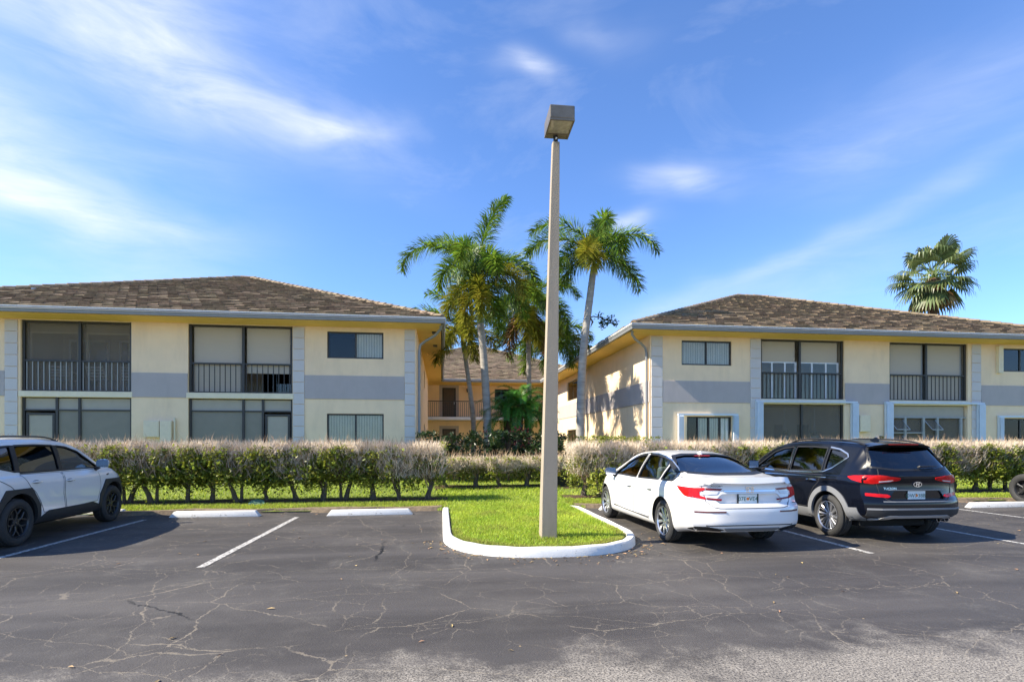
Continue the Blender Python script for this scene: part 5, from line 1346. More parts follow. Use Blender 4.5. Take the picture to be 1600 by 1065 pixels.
def seat(t, x, y, z, m, bench=False):
    w = .62 if bench else .25; mb = MB().bbox(x-w, x+w, y-.24, y+.26, z-.16, z+.02, .05)
    bm = bmesh.new(); bmesh.ops.create_cube(bm, size=1)
    for v in bm.verts: v.co = Vector((x+v.co.x*2*w*.96, y-.30+v.co.y*.13-(v.co.z+.5)*.16, z+(.24 if bench else .30)+v.co.z*(.5 if bench else .60)))
    bmesh.ops.bevel(bm, geom=bm.edges[:], offset=.045, segments=3, affect='EDGES', profile=.5); mb.bm(bm)
    for hx in ((-.36, .36) if bench else (0,)): mb.bbox(x+hx-.115, x+hx+.115, y-.53, y-.43, z+(.50 if bench else .60), z+(.66 if bench else .77), .035)
    return mb.build('seat', m, t, smooth=True)

def text_mesh(txt, size, m):
    cu = bpy.data.curves.new('txt', 'FONT'); cu.body = txt; cu.size = size; cu.align_x = 'CENTER'; cu.align_y = 'CENTER'; cu.extrude = .0008; cu.resolution_u = 2
    ob = bpy.data.objects.new('txt', cu); COL.objects.link(ob); bpy.context.view_layer.update()
    me = bpy.data.meshes.new_from_object(ob.evaluated_get(bpy.context.evaluated_depsgraph_get())); bpy.data.objects.remove(ob); me.materials.clear(); me.materials.append(m); return me
def on_rear(car, t, name, me, x, z, off):
    p, n = car.hit(x, z, 'rear'); n = Vector((n.x*.6, n.y, n.z)).normalized()
    o = link(name, me, t); right = Vector((1, 0, 0)); right = (right-n*right.dot(n)).normalized(); up = n.cross(right)
    o.matrix_local = Matrix.Translation(p+n*off) @ Matrix(((right.x, up.x, n.x), (right.y, up.y, n.y), (right.z, up.z, n.z))).to_4x4(); return o
def plate(car, t, x, z, txt1, txt2, frame, ydepth):
    bm = MB().bbox(-.152, .152, -.076, .076, 0, .006, .002)
    o = on_rear(car, t, 'number_plate', bm.mesh('number_plate', MT['plate']), x, z, .012)
    o.matrix_local = Matrix.Translation((x, ydepth-.004, z)) @ Matrix.Rotation(R(90), 4, 'X')
    for s_, tx in ((-1, txt1), (1, txt2)): link('plate_text', text_mesh(tx, .085, MT['platetext']), o, (s_*.088, -.004, .0072))
    link('plate_emblem', MB().lathe([(0, .0085), (.022, .0085), (.022, .0062)], 12, 'z').mesh('e', MT['orange']), o)
    if frame:
        f = MB().box(-.165, .165, .07, .088, -.004, .012).box(-.165, .165, -.088, -.07, -.004, .012).box(-.165, -.147, -.07, .07, -.004, .012).box(.147, .165, -.07, .07, -.004, .012)
        link('plate_frame', f.mesh('plate_frame', MT['black']), o)
    return o
def mirror_house(t, x, y, z, side, m, z2=.1):
    bm = bmesh.new(); bmesh.ops.create_uvsphere(bm, u_segments=20, v_segments=12, radius=1)
    for v in bm.verts:
        c = v.co; v.co = Vector((x+side*(.12+c.x*.125), y+max(c.y, -.25)*.10, z+c.z*z2*.85+.02))
    o = MB().bm(bm).build('mirror', m, t, smooth=True)
    MB().tube([(x-side*.03, y+.02, z-.09), (x+side*.05, y+.01, z-.05)], [.035, .03], 8).build('mirror_arm', MT['black'], o)
    g = MB().box(x+side*.12-.10, x+side*.12+.10, y-.031, y-.027, z-.05, z+.085).build('mirror_glass', MT['chrome'], o)
def handle(car, parent, y, z, side, m):
    v = 'right' if side > 0 else 'left'; p, n = car.hit(y, z, v)
    MB().tube([(p.x-side*.005, y-.11, z), (p.x+side*.032, y-.085, z+.003), (p.x+side*.036, y, z+.005), (p.x+side*.032, y+.085, z+.003), (p.x-side*.005, y+.11, z)], [.010, .016, .018, .016, .010], 8).build('handle', m, parent, smooth=True)
    car.patch([(y+.10*math.cos(q*math.pi/8), z+.028*math.sin(q*math.pi/8)) for q in range(16)], v, .004, .05).build('handle_cup', MT['seamlight'] if m == MT['whitepaint'] else MT['seam'], parent)

def roof_rail(car, sd, y0, y1, x):
    pts = []
    for k in range(13):
        y = y0+(y1-y0)*k/12; p, n = car.hit(sd*x, y, 'top'); pts.append((sd*x, y, p.z+.035*min(1, 8*k/12, 8*(12-k)/12)))
    return MB().tube(pts, .015, 8)
SPEC = {}
SPEC['sedan'] = dict(recess=([(-.44, .845), (.44, .845), (.53, .755), (.48, .705), (-.48, .705), (-.53, .755)], .135), L=4.88, rround=.30, fround=.55, ax=(1.08, 3.91), R=.335, rim=.235, tw=.225, arch=.375, track=.80,
    top=[(0, .985), (.06, 1.035), (.14, 1.055), (.45, 1.085), (.70, 1.12), (1.05, 1.235), (1.45, 1.355), (1.85, 1.425), (2.3, 1.45), (2.7, 1.435), (3.0, 1.375), (3.4, 1.215), (3.75, 1.06), (4.1, .99), (4.5, .90), (4.78, .76), (4.88, .66)],
    sh=[(0, .93), (.4, .955), (1, .965), (2, .94), (3, .925), (3.7, .91), (4.3, .83), (4.88, .62)],
    ws=[(0, .86), (.25, .90), (.7, .925), (1.5, .93), (3.6, .93), (4.2, .915), (4.6, .87), (4.88, .76)],
    wt=[(0, .76), (.5, .72), (.9, .64), (1.4, .595), (2, .60), (2.6, .615), (3.2, .67), (3.75, .76), (4.3, .74), (4.88, .6)],
    bot=[(0, .30), (.3, .26), (.7, .21), (4.0, .19), (4.5, .20), (4.88, .26)],
    rear=[(.2, .16), (.30, .09), (.36, .03), (.44, .0), (.60, .0), (.66, .015), (.70, .06), (.78, .085), (.95, .115), (1.00, .09), (1.035, .02), (1.1, .0)], front=[(.2, .12), (.4, .02), (.6, .0), (.8, .12), (1, .3)],
    zin=.55, cab=(.72, 3.62),
    side_win=[[(3.52, .965), (3.42, 1.005), (3.12, 1.185), (2.86, 1.29), (2.62, 1.345), (2.36, 1.372), (2.32, .96)], [(2.24, .96), (2.27, 1.376), (2.0, 1.372), (1.70, 1.335), (1.46, 1.285), (1.33, .985), ], [(1.27, .987), (1.40, 1.268), (1.12, 1.155), (.86, 1.02), (.80, .995)]],
    rear_win=[(-.66, 1.125), (-.60, 1.24), (-.50, 1.355), (-.30, 1.385), (.30, 1.385), (.50, 1.355), (.60, 1.24), (.66, 1.125), (.3, 1.105), (-.3, 1.105)], front_win=[(-.68, 1.09), (-.52, 1.375), (.52, 1.375), (.68, 1.09)])
SPEC['suv'] = dict(recess=([(-.40, .83), (.40, .83), (.48, .70), (-.48, .70)], .095), L=4.48, rround=.27, fround=.5, ax=(.90, 3.57), R=.352, rim=.245, tw=.235, arch=.40, track=.81,
    top=[(0, 1.06), (.03, 1.12), (.10, 1.19), (.24, 1.345), (.38, 1.49), (.42, 1.545), (.46, 1.575), (.75, 1.605), (1.2, 1.635), (1.8, 1.645), (2.3, 1.625), (2.7, 1.55), (3.05, 1.40), (3.4, 1.20), (3.55, 1.135), (3.9, 1.07), (4.25, .95), (4.42, .80), (4.48, .68)],
    sh=[(0, 1.02), (.4, 1.035), (1, 1.03), (2, 1.0), (3, .99), (3.6, .98), (4.15, .88), (4.48, .66)],
    ws=[(0, .84), (.25, .89), (.6, .92), (1.2, .925), (3.3, .925), (3.9, .915), (4.25, .86), (4.48, .74)],
    wt=[(0, .72), (.25, .66), (.45, .615), (.9, .61), (1.5, .625), (2.3, .64), (2.9, .69), (3.5, .77), (4.0, .74), (4.48, .58)],
    bot=[(0, .40), (.3, .33), (.6, .27), (3.9, .25), (4.2, .28), (4.48, .34)],
    rear=[(.3, .16), (.42, .05), (.52, .0), (.64, .0), (.70, .02), (.74, .05), (.95, .075), (1.02, .055), (1.10, .05), (1.3, .0), (1.7, .0)], front=[(.3, .1), (.5, 0), (.7, 0), (.9, .12), (1.1, .3)],
    zin=.65, cab=(.34, 3.38),
    side_win=[[(3.20, 1.065), (2.95, 1.24), (2.70, 1.40), (2.45, 1.475), (2.14, 1.505), (2.10, 1.065)], [(2.03, 1.065), (2.06, 1.512), (1.6, 1.515), (1.22, 1.495), (1.16, 1.10)], [(1.10, 1.11), (1.16, 1.49), (.92, 1.455), (.72, 1.37), (.68, 1.335), (.86, 1.21), (.98, 1.145)]],
    rear_win=[(-.68, 1.20), (-.62, 1.33), (-.565, 1.50), (-.3, 1.53), (.3, 1.53), (.565, 1.50), (.62, 1.33), (.68, 1.20), (.35, 1.155), (-.35, 1.155)], front_win=[(-.7, 1.18), (-.55, 1.55), (.55, 1.55), (.7, 1.18)])
SPEC['rav'] = dict(L=4.60, rround=.25, fround=.45, ax=(.97, 3.66), R=.365, rim=.235, tw=.235, arch=.425, track=.81,
    top=[(0, 1.06), (.03, 1.12), (.09, 1.20), (.20, 1.36), (.32, 1.53), (.36, 1.585), (.42, 1.62), (.8, 1.655), (1.3, 1.68), (1.9, 1.68), (2.35, 1.655), (2.75, 1.575), (3.1, 1.42), (3.42, 1.235), (3.6, 1.17), (3.95, 1.12), (4.3, 1.03), (4.5, .90), (4.6, .74)],
    sh=[(0, 1.03), (.4, 1.06), (1, 1.07), (2, 1.05), (3, 1.04), (3.6, 1.03), (4.2, .96), (4.6, .70)],
    ws=[(0, .85), (.25, .90), (.6, .925), (1.2, .925), (3.3, .925), (4.0, .92), (4.35, .88), (4.6, .76)],
    wt=[(0, .74), (.25, .68), (.45, .65), (.9, .64), (1.5, .65), (2.3, .665), (2.9, .71), (3.5, .78), (4.0, .76), (4.6, .6)],
    bot=[(0, .42), (.3, .35), (.6, .29), (3.9, .27), (4.3, .30), (4.6, .36)],
    rear=[(.3, .14), (.45, .04), (.55, 0), (.70, 0), (.78, .04), (1.0, .06), (1.1, .05), (1.3, 0), (1.7, 0)], front=[(.3, .1), (.5, 0), (.8, 0), (1.0, .10), (1.2, .25)],
    zin=.65, cab=(.30, 3.42),
    side_win=[[(3.28, 1.115), (3.05, 1.27), (2.80, 1.425), (2.5, 1.51), (2.24, 1.535), (2.16, 1.115)], [(2.10, 1.115), (2.16, 1.54), (1.7, 1.55), (1.22, 1.54), (1.10, 1.12)], [(1.03, 1.13), (1.15, 1.535), (.80, 1.515), (.50, 1.46), (.62, 1.22)]],
    rear_win=[(-.66, 1.22), (-.60, 1.52), (-.3, 1.555), (.3, 1.555), (.60, 1.52), (.66, 1.22)], front_win=[(-.7, 1.22), (-.56, 1.59), (.56, 1.59), (.7, 1.22)])

def make_car(name, key, label, cat, loc, rz, paint_m, style, rim_m, glass_front, glass_rear, backglass, seatm, clad=None, archm=None, light_seam=True, detail=None):
    sp = SPEC[key]; car = Car(sp); t = thing(name, label, cat, loc, rz)
    seam = MT['seamlight'] if light_seam else MT['seam']
    cab = car.solid(car.loft(sp['cab'][0], sp['cab'][1], .055, sp['zin'], 44))
    cut = [(cab, 1)]
    for w in sp['side_win']: cut.append((prism(rounded(w, .03), 'side', -1.3, 1.3), 2))
    cut.append((prism(rounded(sp['rear_win'], .03), 'rear', -1.5, 1.7), 2)); cut.append((prism(rounded(sp['front_win'], .03), 'rear', 2.7, 6), 2))
    if 'recess' in sp: cut.append((prism(rounded(sp['recess'][0], .03), 'rear', -1.5, sp['recess'][1]), 0))
    for ay in sp['ax']:
        for sd in (-1, 1): cut.append((well(ay, sp['R']+.02, sp['arch'], sd*.58, sd*1.3), 3))
    me = car.carve(cut, [paint_m, MT['lining'], MT['black'], MT['well']])
    body = link('body', me, t)
    # glass, set a little inside the paint, with dark rubber round each opening
    def grow(poly, g):
        cx, cy = sum(p[0] for p in poly)/len(poly), sum(p[1] for p in poly)/len(poly); return [(p[0]+math.copysign(g, p[0]-cx), p[1]+math.copysign(g, p[1]-cy)) for p in poly]
    for v, sd in (('right', 1), ('left', -1)):
        for i, w in enumerate(sp['side_win']):
            gl = car.patch(rounded(grow(w, .006), .03), v, -.016, .08).build('side_window', glass_front if i == 0 else glass_rear, t, smooth=True)
            car.strip(rounded(w, .03), v, .026, .0025, True).build('window_seal', MT['black'], gl)
    rw = car.patch(rounded(grow(sp['rear_win'], .006), .03), 'rear', -.016, .07).build('rear_window', backglass, t, smooth=True)
    car.strip(rounded(sp['rear_win'], .03), 'rear', .03, .003, True).build('window_seal', MT['black'], rw)
    car.patch(rounded(grow(sp['front_win'], .006), .03), 'front', -.016, .07).build('windscreen', glass_front, t, smooth=True)
    wm = wheel_meshes(sp['R'], sp['tw'], sp['rim'], style, rim_m)
    for ay in sp['ax']:
        for sd in (-1, 1): fit_wheel(t, wm, sd*sp['track'], ay, sp['R'], sd)
    MB().bbox(-.60, .60, sp['ax'][0]-.35, sp['ax'][1]+.3, .20, .34, .03).build('underbody', MT['well'], t)
    fy, ry = sp['ax'][1]-1.55, sp['ax'][0]+(1.02 if key == 'sedan' else .75); zf = .56 if key == 'sedan' else .72
    for x in (-.37, .37): seat(t, x, fy, zf, seatm)
    seat(t, 0, ry, zf+.02, seatm, True)
    MB().bbox(-.72, .72, sp['cab'][1]-.62, sp['cab'][1]-.2, zf+.12, zf+.36, .06).build('dashboard', MT['lining'], t)
    MB().lathe([(.17, -.012), (.185, 0), (.17, .012), (.155, 0), (.17, -.012)], 24).build('steering_wheel', MT['lining'], t).matrix_local = Matrix.Translation((-.37, sp['cab'][1]-.75, zf+.36)) @ Matrix.Rotation(R(-65), 4, 'X')
    detail(car, t, body, seam, paint_m)
    return t
def door_pair(car, t, paint_m, seam, poly, hy, hz, hm, views=('right', 'left')):
    for v in views:
        sd = 1 if v == 'right' else -1
        d = car.patch(poly, v, .0025, .06).build('door', paint_m, t, smooth=True)
        car.strip(poly, v, .010, .0035, True).build('door_gap', seam, d); handle(car, d, hy, hz, sd, hm)

def sedan_detail(car, t, body, seam, pm):
    sp = car.sp; a0, a1 = sp['ax']
    fd = [(3.40, .90), (3.44, .62), (3.36, .34), (2.33, .33), (2.29, .62), (2.29, .915)]
    rd = [(2.25, .915), (2.25, .62), (2.29, .33), (1.62, .33), (1.56, .42), (1.48, .57), (1.37, .72), (1.30, .92)]
    door_pair(car, t, pm, seam, fd, 2.50, .80, pm); door_pair(car, t, pm, seam, rd, 1.56, .82, pm)
    for v in ('right', 'left'):
        sd = 1 if v == 'right' else -1
        car.strip([(3.35, .355), (2.8, .335), (2.2, .325), (1.62, .31)], v, .018, .006).build('sill_crease', seam, t)
        ch = car.strip([(3.52, .985), (3.12, 1.20), (2.86, 1.306), (2.62, 1.362), (2.3, 1.392), (2.0, 1.388), (1.70, 1.352), (1.42, 1.29), (1.12, 1.172), (.80, 1.01)], v, .016, .006).build('window_trim', MT['chrome'], t)
        car.strip([(2.26, .97), (2.31, 1.37)], v, .022, .004).build('pillar_trim', MT['chrome'], t)
        mirror_house(t, sd*.89, 3.32, 1.0, sd, pm if sd > 0 else MT['greypaint'], .085)
        # C-shaped lamp: red outer, clear inner, wrapping on to the flank
        for nm, q, of in (('tail_lamp', [(sd*.80, .927), (sd*.655, .932), (sd*.655, .90), (sd*.72, .87), (sd*.72, .82), (sd*.655, .795), (sd*.655, .765), (sd*.80, .79)], .010),
                          ('lamp_bar', [(sd*.645, .930), (sd*.42, .920), (sd*.45, .892), (sd*.645, .898)], .008), ('lamp_bar', [(sd*.645, .793), (sd*.44, .772), (sd*.45, .748), (sd*.645, .765)], .008)):
            car.patch(q[::-sd], 'rear', of, .05, .03).build(nm, MT['redlamp'] if nm == 'tail_lamp' else MT['darkred'], t, smooth=True)
        cl = [(sd*.705, .868), (sd*.47, .882), (sd*.50, .84), (sd*.705, .825)]
        car.patch(cl if sd > 0 else cl[::-1], 'rear', .009, .05, .02).build('reverse_lamp', MT['clearlamp'], t, smooth=True)
        sidel = [(.27, .927), (.62, .935), (.54, .885), (.40, .81), (.27, .79)]
        car.patch(sidel, v, .010, .04, .02).build('tail_lamp', MT['redlamp'], t, smooth=True)
        car.strip([(.20, .70), (.55, .67), (.72, .645)], v, .010, .003).build('bumper_gap', seam, t)
        car.patch([(sd*.42, .605), (sd*.82, .60), (sd*.82, .578), (sd*.42, .583)][::sd], 'rear', .006, .06, .01).build('reflector', mat('dark_reflector', (.10, .02, .02), .3), t)
        ex = rounded([(sd*.42, .335), (sd*.66, .38), (sd*.82, .375), (sd*.84, .325), (sd*.70, .30), (sd*.5, .305)], .02)[::sd]
        car.patch(ex, 'rear', .008, .05, .02).build('exhaust_trim', MT['black'], t); car.strip([(sd*.46, .312), (sd*.66, .325), (sd*.80, .318)], 'rear', .022, .016).build('exhaust_tip', MT['chrome'], t)
        car.strip(arc(a0, sp['R']+.02, sp['arch']+.006, 200, -15), v, .014, .004).build('arch_lip', pm, t)
        car.strip(arc(a1, sp['R']+.02, sp['arch']+.006, 195, -15), v, .014, .004).build('arch_lip', pm, t)
    # boot lid shut lines, spoiler lip, plate recess, lower valance
    bl = [(-.74, 1.07), (-.69, .94), (-.66, .74), (-.58, .66), (-.50, .645), (.50, .645), (.58, .66), (.66, .74), (.69, .94), (.74, 1.07)]
    car.strip(bl, 'rear', .010, .003).build('boot_gap', seam, t)
    car.patch(rounded([(-.62, 1.002), (.62, 1.002), (.74, 1.03), (.5, 1.044), (-.5, 1.044), (-.74, 1.03)], .02), 'rear', .042, .06, .05).build('boot_lip', pm, t, smooth=True)
    car.strip([(-.40, .885), (.40, .885)], 'rear', .018, .010).build('boot_trim', MT['chrome'], t)
    car.strip([(-.68, .395), (-.3, .402), (.3, .402), (.68, .395)], 'rear', .014, .004).build('valance_gap', MT['seam'], t)
    car.patch(rounded([(-.44, .36), (.44, .36), (.38, .315), (-.38, .315)], .02), 'rear', .012, .06, .02).build('valance', MT['greyclad'], t)
    plate(car, t, -.02, .77, '07E', 'VE4', True, .13)
    # badge: rounded square frame with an H
    bd = link('badge', None, t); p, n = car.hit(0, .905, 'rear')
    bm = MB(); sq = rounded([(-.058, -.044), (.058, -.044), (.064, .044), (-.064, .044)], .02); sq2 = [(x*.8, z*.76) for x, z in sq]; m_ = len(sq)
    bm.add([(x, 0, z) for x, z in sq]+[(x, 0, z) for x, z in sq2]+[(x, -.006, z) for x, z in sq]+[(x, -.006, z) for x, z in sq2], [(2*m_+i, 2*m_+(i+1) % m_, 3*m_+(i+1) % m_, 3*m_+i) for i in range(m_)]+[(i, (i+1) % m_, 2*m_+(i+1) % m_, 2*m_+i) for i in range(m_)])
    for sx in (-1, 1): bm.add([(sx*.022, -.007, -.034), (sx*.034, -.007, -.034), (sx*.042, -.007, .034), (sx*.026, -.007, .034)], [(0, 1, 2, 3)])
    bm.box(-.028, .028, -.008, -.002, -.007, .006)
    bpy.data.objects.remove(bd)
    o = bm.build('badge', MT['chrome'], t); o.location = (p.x, p.y-.008, p.z)
    on_rear(car, t, 'model_lettering', text_mesh('ACCORD', .042, MT['darkalloy']), -.50, .955, .006)
    # shark-fin aerial, third brake lamp, door-side fuel flap
    p, n = car.hit(0, 1.62, 'top'); MB().add([(-.02, -.09, -.01), (.02, -.09, -.01), (.02, .09, -.01), (-.02, .09, -.01), (0, -.08, .045), (0, -.03, .05)], [(0, 1, 4), (1, 2, 5, 4), (2, 3, 5), (3, 0, 4, 5)]).build('aerial', pm, t).location = p
    car.patch([(-.14, 1.362), (.14, 1.362), (.14, 1.382), (-.14, 1.382)], 'rear', .0, .05).build('brake_lamp', MT['redlamp'], t)
    for sd in (-1, 1):
        car.patch([(sd*.50, .74), (sd*.80, .72), (sd*.80, .64), (sd*.56, .66)][::sd], 'front', .006, .06, .02).build('headlamp', MT['clearlamp'], t)

def suv_detail(car, t, body, seam, pm):
    sp = car.sp; a0, a1 = sp['ax']; az = sp['R']+.02; ra = sp['arch']
    fd = [(3.10, 1.02), (3.16, .70), (3.10, .46), (2.10, .45), (2.07, .7), (2.07, 1.02)]
    rd = [(2.03, 1.02), (2.03, .7), (2.06, .45), (1.42, .45), (1.36, .62), (1.24, .80), (1.12, .90), (1.09, 1.03)]
    door_pair(car, t, pm, seam, fd, 2.26, .90, MT['blackpaint']); door_pair(car, t, pm, seam, rd, 1.30, .93, MT['chrome'])
    for v in ('right', 'left'):
        sd = 1 if v == 'right' else -1
        car.strip([(3.25, 1.055), (2.6, 1.045), (2.0, 1.045), (1.4, 1.06), (1.1, 1.085), (.92, 1.155), (.76, 1.265), (.655, 1.345), (.70, 1.395), (.92, 1.472), (1.16, 1.507)], v, .022, .007).build('window_trim', MT['chrome'], t)
        car.strip([(2.07, 1.06), (2.10, 1.52)], v, .020, .005).build('pillar_trim', MT['chrome'], t)
        car.strip([(3.2, .955), (2.4, .975), (1.6, .985), (.95, .99)], v, .014, .005).build('flank_trim', MT['chrome'], t)
        band = arc(a0, az, ra+.085, 208, -28, 30)+arc(a0, az, ra-.004, -28, 208, 30); car.patch(band, v, .016, .07, .04).build('arch_cladding', MT['greyclad'], t, smooth=True)
        band = arc(a1, az, ra+.085, 208, -25, 30)+arc(a1, az, ra-.004, -25, 208, 30); car.patch(band, v, .016, .07, .04).build('arch_cladding', MT['greyclad'], t, smooth=True)
        car.patch([(a0+ra+.06, .43), (a1-ra-.06, .43), (a1-ra-.04, .27), (a0+ra+.04, .27)], v, .014, .08, .03).build('sill_cladding', MT['greyclad'], t, smooth=True)
        car.patch([(a0-ra-.05, .54), (.30, .55), (.26, .38), (a0-ra-.02, .36)][::-1], v, .014, .08, .03).build('corner_cladding', MT['greyclad'], t, smooth=True)
        mirror_house(t, sd*.89, 3.0, 1.12, sd, pm, .1)
        tl = [(sd*.80, 1.06), (sd*.62, 1.075), (sd*.30, 1.035), (sd*.31, 1.0), (sd*.50, .965), (sd*.70, .935), (sd*.80, .95)][::-sd]
        car.patch(rounded(tl, .02), 'rear', .012, .05, .03).build('tail_lamp', MT['redlamp'], t, smooth=True)
        car.patch([(sd*.42, 1.0), (sd*.62, .985), (sd*.62, .965), (sd*.46, .98)][::sd], 'rear', .015, .05, .02).build('reverse_lamp', MT['clearlamp'], t)
        car.patch([(.24, 1.058), (.40, 1.055), (.50, 1.03), (.40, .985), (.24, .955)], v, .012, .04, .02).build('tail_lamp', MT['redlamp'], t, smooth=True)
        rf = rounded([(sd*.79, .795), (sd*.79, .745), (sd*.50, .72), (sd*.46, .745), (sd*.50, .775)], .015)[::sd]
        car.patch(rf, 'rear', .008, .05, .02).build('reflector', MT['redlamp'], t, smooth=True)
        roof_rail(car, sd, .50, 2.40, .53).build('roof_rail', MT['black'], t, smooth=True)
        car.patch([(sd*.50, .86), (sd*.80, .84), (sd*.80, .76), (sd*.56, .78)][::sd], 'front', .006, .06, .02).build('headlamp', MT['clearlamp'], t)
    tg = [(-.60, 1.17), (-.66, 1.0), (-.62, .80), (-.54, .70), (-.44, .655), (.44, .655), (.54, .70), (.62, .80), (.66, 1.0), (.60, 1.17)]
    car.strip(tg, 'rear', .012, .003).build('tailgate_gap', seam, t)
    car.patch(rounded([(-.80, .53), (.80, .53), (.80, .44), (.62, .42), (-.62, .42), (-.80, .44)], .02), 'rear', .014, .07, .03).build('bumper_cladding', MT['cladding'], t, smooth=True)
    car.strip([(-.80, .545), (-.4, .552), (.4, .552), (.80, .545)], 'rear', .03, .018).build('bumper_trim', MT['greyclad'], t)
    car.patch(rounded([(-.70, .37), (-.50, .455), (.50, .455), (.70, .37), (.60, .352), (.42, .415), (-.42, .415), (-.60, .352)], .02), 'rear', .022, .05, .03).build('skid_plate', mat('silver_skid_plate', (.42, .42, .42), .4, metal=.4), t, smooth=True)
    car.strip([(-.50, .845), (.50, .845)], 'rear', .009, .007).build('tailgate_crease', MT['greyclad'], t)
    car.strip([(-.60, .665), (.60, .665)], 'rear', .016, .008).build('bumper_step', MT['greyclad'], t)
    # spoiler over the rear window, high brake lamp, wiper
    sp_ = MB(); n = 12
    for i in range(n+1):
        x = -.55+1.1*i/n; e = (abs(x)/.55)**3; y1 = .33+.07*e; sp_.v += [(x, y1+.25, 1.598-.035*e), (x, y1, 1.570-.045*e), (x, y1+.01, 1.548-.045*e), (x, y1+.22, 1.53-.03*e)]
    for i in range(n): sp_.f += [(4*i+k, 4*i+(k+1) % 4, 4*i+4+(k+1) % 4, 4*i+4+k) for k in range(4)]
    sp_.f += [(0, 1, 2, 3), tuple(4*n+k for k in (3, 2, 1, 0))]
    spo = sp_.build('spoiler', pm, t, smooth=True)
    MB().box(-.26, .26, .322, .331, 1.552, 1.564).build('brake_lamp', MT['redlamp'], spo)
    p, n_ = car.hit(.05, 1.185, 'rear'); q, m_ = car.hit(.40, 1.20, 'rear')
    MB().tube([p+n_*.02, p+n_*.045, p.lerp(q, .5)+m_*.04, q+m_*.02], [.022, .02, .014, .007], 6).build('wiper', MT['black'], t)
    plate(car, t, .0, .755, 'DW7', '38B', False, .09)
    p, n_ = car.hit(.0, .93, 'rear')
    el = [(.075*math.cos(2*math.pi*k/28), .042*math.sin(2*math.pi*k/28)) for k in range(28)]; m = len(el); bm = MB()
    bm.add([(x, -.008, z) for x, z in el]+[(x*.84, -.008, z*.78) for x, z in el]+[(x, 0, z) for x, z in el], [(i, (i+1) % m, m+(i+1) % m, m+i) for i in range(m)]+[(i, 2*m+i, 2*m+(i+1) % m, (i+1) % m) for i in range(m)])
    for sx in (-1, 1): bm.add([(sx*.020-.012, -.009, -.032), (sx*.020+.004, -.009, -.032), (sx*.020+.014, -.009, .032), (sx*.020-.004, -.009, .032)], [(0, 1, 2, 3)])
    bm.add([(-.022, -.0095, -.010), (.024, -.0095, .002), (.024, -.0095, .014), (-.022, -.0095, .002)], [(0, 1, 2, 3)])
    bm.build('badge', MT['chrome'], t).location = (p.x, p.y-.006, p.z)
    on_rear(car, t, 'model_lettering', text_mesh('TUCSON', .05, MT['chrome']), -.46, .865, .008)
    p, n_ = car.hit(0, .95, 'top'); MB().add([(-.025, -.10, -.01), (.025, -.10, -.01), (.025, .10, -.01), (-.025, .10, -.01), (0, -.08, .055), (0, -.03, .06)], [(0, 1, 4), (1, 2, 5, 4), (2, 3, 5), (3, 0, 4, 5)]).build('aerial', MT['black'], t).location = p
    for x in (.56, .70): MB().lathe([(.034, -.05), (.040, -.05), (.040, .15), (.034, .15), (.034, -.05)], 16, 'z').build('exhaust_tip', MT['chrome'], t, smooth=True).matrix_local = Matrix.Translation((x-.03, .27, .345)) @ Matrix.Rotation(R(-90), 4, 'X')

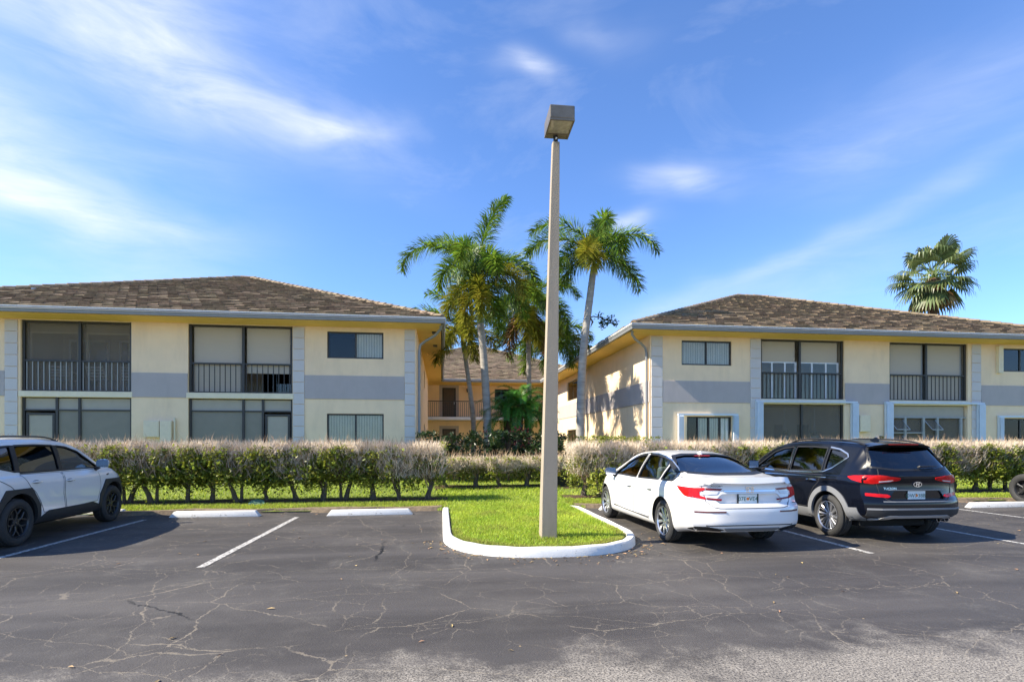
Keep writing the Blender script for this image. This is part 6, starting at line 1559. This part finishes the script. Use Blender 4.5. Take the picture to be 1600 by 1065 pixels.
def rav_detail(car, t, body, seam, pm):
    sp = car.sp; a0, a1 = sp['ax']; az = sp['R']+.02; ra = sp['arch']
    fd = [(3.16, 1.08), (3.20, .75), (3.10, .48), (2.16, .45), (2.09, .72), (2.12, 1.08)]
    rd = [(2.08, 1.08), (2.05, .72), (2.12, .45), (1.56, .45), (1.47, .62), (1.34, .80), (1.22, .89), (1.08, 1.09)]
    door_pair(car, t, pm, seam, fd, 2.24, .93, pm); door_pair(car, t, pm, seam, rd, 1.36, .96, pm)
    def squared(cy, inner, r0):
        """faceted wheel-arch outline"""
        k = r0; return [(cy-k*1.02, az-.22), (cy-k*.93, az+k*.42), (cy-k*.55, az+k*.95), (cy+k*.52, az+k*.95), (cy+k*.93, az+k*.40), (cy+k*1.04, az-.22)]
    for v in ('right', 'left'):
        sd = 1 if v == 'right' else -1
        for cy in (a0, a1):
            band = squared(cy, 0, ra+.09)+list(reversed(arc(cy, az, ra-.004, 207, -27, 24)))
            band = squared(cy, 0, ra+.09)+arc(cy, az, ra-.004, -27, 207, 24)
            car.patch(band, v, .018, .07, .045).build('arch_cladding', MT['cladding'], t, smooth=True)
        car.patch([(a0+ra+.04, .30), (a0+ra+.05, .36), (a0+ra+.28, .47), (a1-ra-.28, .47), (a1-ra-.04, .40), (a1-ra-.04, .29)], v, .016, .08, .035).build('sill_cladding', MT['cladding'], t, smooth=True)
        car.patch([(.24, .62), (a0-ra-.07, .60), (a0-ra-.04, .38), (.28, .40)], v, .016, .08, .035).build('corner_cladding', MT['cladding'], t, smooth=True)
        for q in ([(2.175, 1.11), (2.255, 1.54), (2.145, 1.545), (2.085, 1.11)], [(1.115, 1.12), (1.235, 1.545), (1.135, 1.545), (1.015, 1.125)]): car.patch(q, v, .004, .06).build('pillar_cover', MT['black'], t)
        mirror_house(t, sd*.89, 3.12, 1.17, sd, MT['chrome'] if sd > 0 else pm, .10)
        car.strip([(3.3, 1.107), (2.2, 1.105), (1.1, 1.108)], v, .018, .005).build('window_trim', MT['black'], t)
        roof_rail(car, sd, .50, 2.5, .56).build('roof_rail', MT['black'], t, smooth=True)
        car.patch([(.16, 1.05), (.40, 1.07), (.36, .97), (.18, .93)], v, .010, .04, .02).build('tail_lamp', MT['redlamp'], t)
        tl = [(sd*.88, 1.05), (sd*.45, 1.04), (sd*.45, .97), (sd*.88, .94)][::-sd]
        car.patch(tl, 'rear', .010, .05, .03).build('tail_lamp', MT['redlamp'], t)
        car.patch([(3.42, .965), (3.50, .985), (3.51, .962), (3.43, .945)][::-1], v, .006, .03, .01).build('fender_badge', MT['black'], t)
        car.strip([(.55, 1.05), (.80, .92), (.92, .82)], v, .012, .003).build('bumper_gap', seam, t)
        car.patch([(sd*.48, .98), (sd*.82, .95), (sd*.82, .88), (sd*.54, .90)][::sd], 'front', .006, .06, .02).build('headlamp', MT['clearlamp'], t)
    car.strip([(-.60, 1.17), (-.62, .80), (-.44, .70), (.44, .70), (.62, .80), (.60, 1.17)], 'rear', .012, .003).build('tailgate_gap', seam, t)
    car.patch([(-.80, .62), (.80, .62), (.75, .42), (-.75, .42)], 'rear', .012, .07, .03).build('bumper_cladding', MT['cladding'], t, smooth=True)
    car.patch([(-.70, .62), (.70, .62), (.66, .42), (-.66, .42)], 'front', .012, .07, .03).build('grille', MT['cladding'], t, smooth=True)
    car.patch([(-.18, .93), (.18, .93), (.18, .80), (-.18, .80)], 'rear', .006, .07).build('number_plate', MT['plate'], t)

make_car('sedan', 'sedan', 'white four-door sedan parked nose-in right of the island', 'car', (4.46, 7.32, 0), R(1.4), MT['whitepaint'], (10, 'single'), MT['alloy'], MT['carglass'], MT['carglass'], MT['rearglass'], MT['seatcloth'], detail=sedan_detail)
make_car('suv', 'suv', 'black SUV with grey wheel-arch cladding parked beside the white sedan', 'car', (7.44, 7.62, 0), R(-.5), MT['blackpaint'], (10, 'swirl'), MT['alloy'], MT['tintglass'], MT['tintglass'], MT['tintglass'], MT['seatdark'], light_seam=False, detail=suv_detail)
make_car('suv', 'rav', 'white SUV with black wheel-arch cladding cut off by the left edge', 'car', (-7.30, 8.24, 0), R(3.2), MT['whitepaint'], (6, 'vee'), MT['darkalloy'], MT['carglass'], MT['tintglass'], MT['tintglass'], MT['seatdark'], detail=rav_detail)

# the vehicle that shows only a tyre at the right edge: an open-wheeled four-by-four
def jeep():
    t = thing('off_road_vehicle', 'dark off-road vehicle of which only a front tyre shows at the right edge', 'car', (15.75, 9.75, 0), R(0))
    wm = wheel_meshes(.39, .26, .235, (5, 'single'), MT['darkalloy'])
    for y in (0, 2.45):
        for sd in (-1, 1): fit_wheel(t, wm, sd*.78, y, .39, sd)
    MB().bbox(-.70, .70, -.55, 1.85, .55, 1.15, .05).bbox(-.48, .48, 1.85, 2.55, .60, 1.12, .06).build('body', MT['greypaint'], t, smooth=True)
    MB().bbox(-.66, .66, -.50, 1.45, 1.151, 1.78, .07).build('cab_top', MT['cladding'], t, smooth=True)
    for sd in (-1, 1): MB().bbox(sd*.70-.17 if sd > 0 else -.87, .87 if sd > 0 else -.53, 1.86, 2.3, .90, .96, .02).build('fender', MT['cladding'], t)
    MB().bbox(-.60, .60, 2.56, 2.66, .50, .66, .03).build('bumper', MT['cladding'], t)
    MB().bbox(-.3, .3, -.3, 2.5, .35, .56, .02).build('chassis', MT['well'], t)
    for sd in (-1, 1): MB().lathe([(0, .0), (.09, 0), (.09, -.03), (0, -.03)], 16).build('headlamp', MT['clearlamp'], t).matrix_local = Matrix.Translation((sd*.3, 2.552, .9)) @ Matrix.Rotation(R(-90), 4, 'X')
jeep()
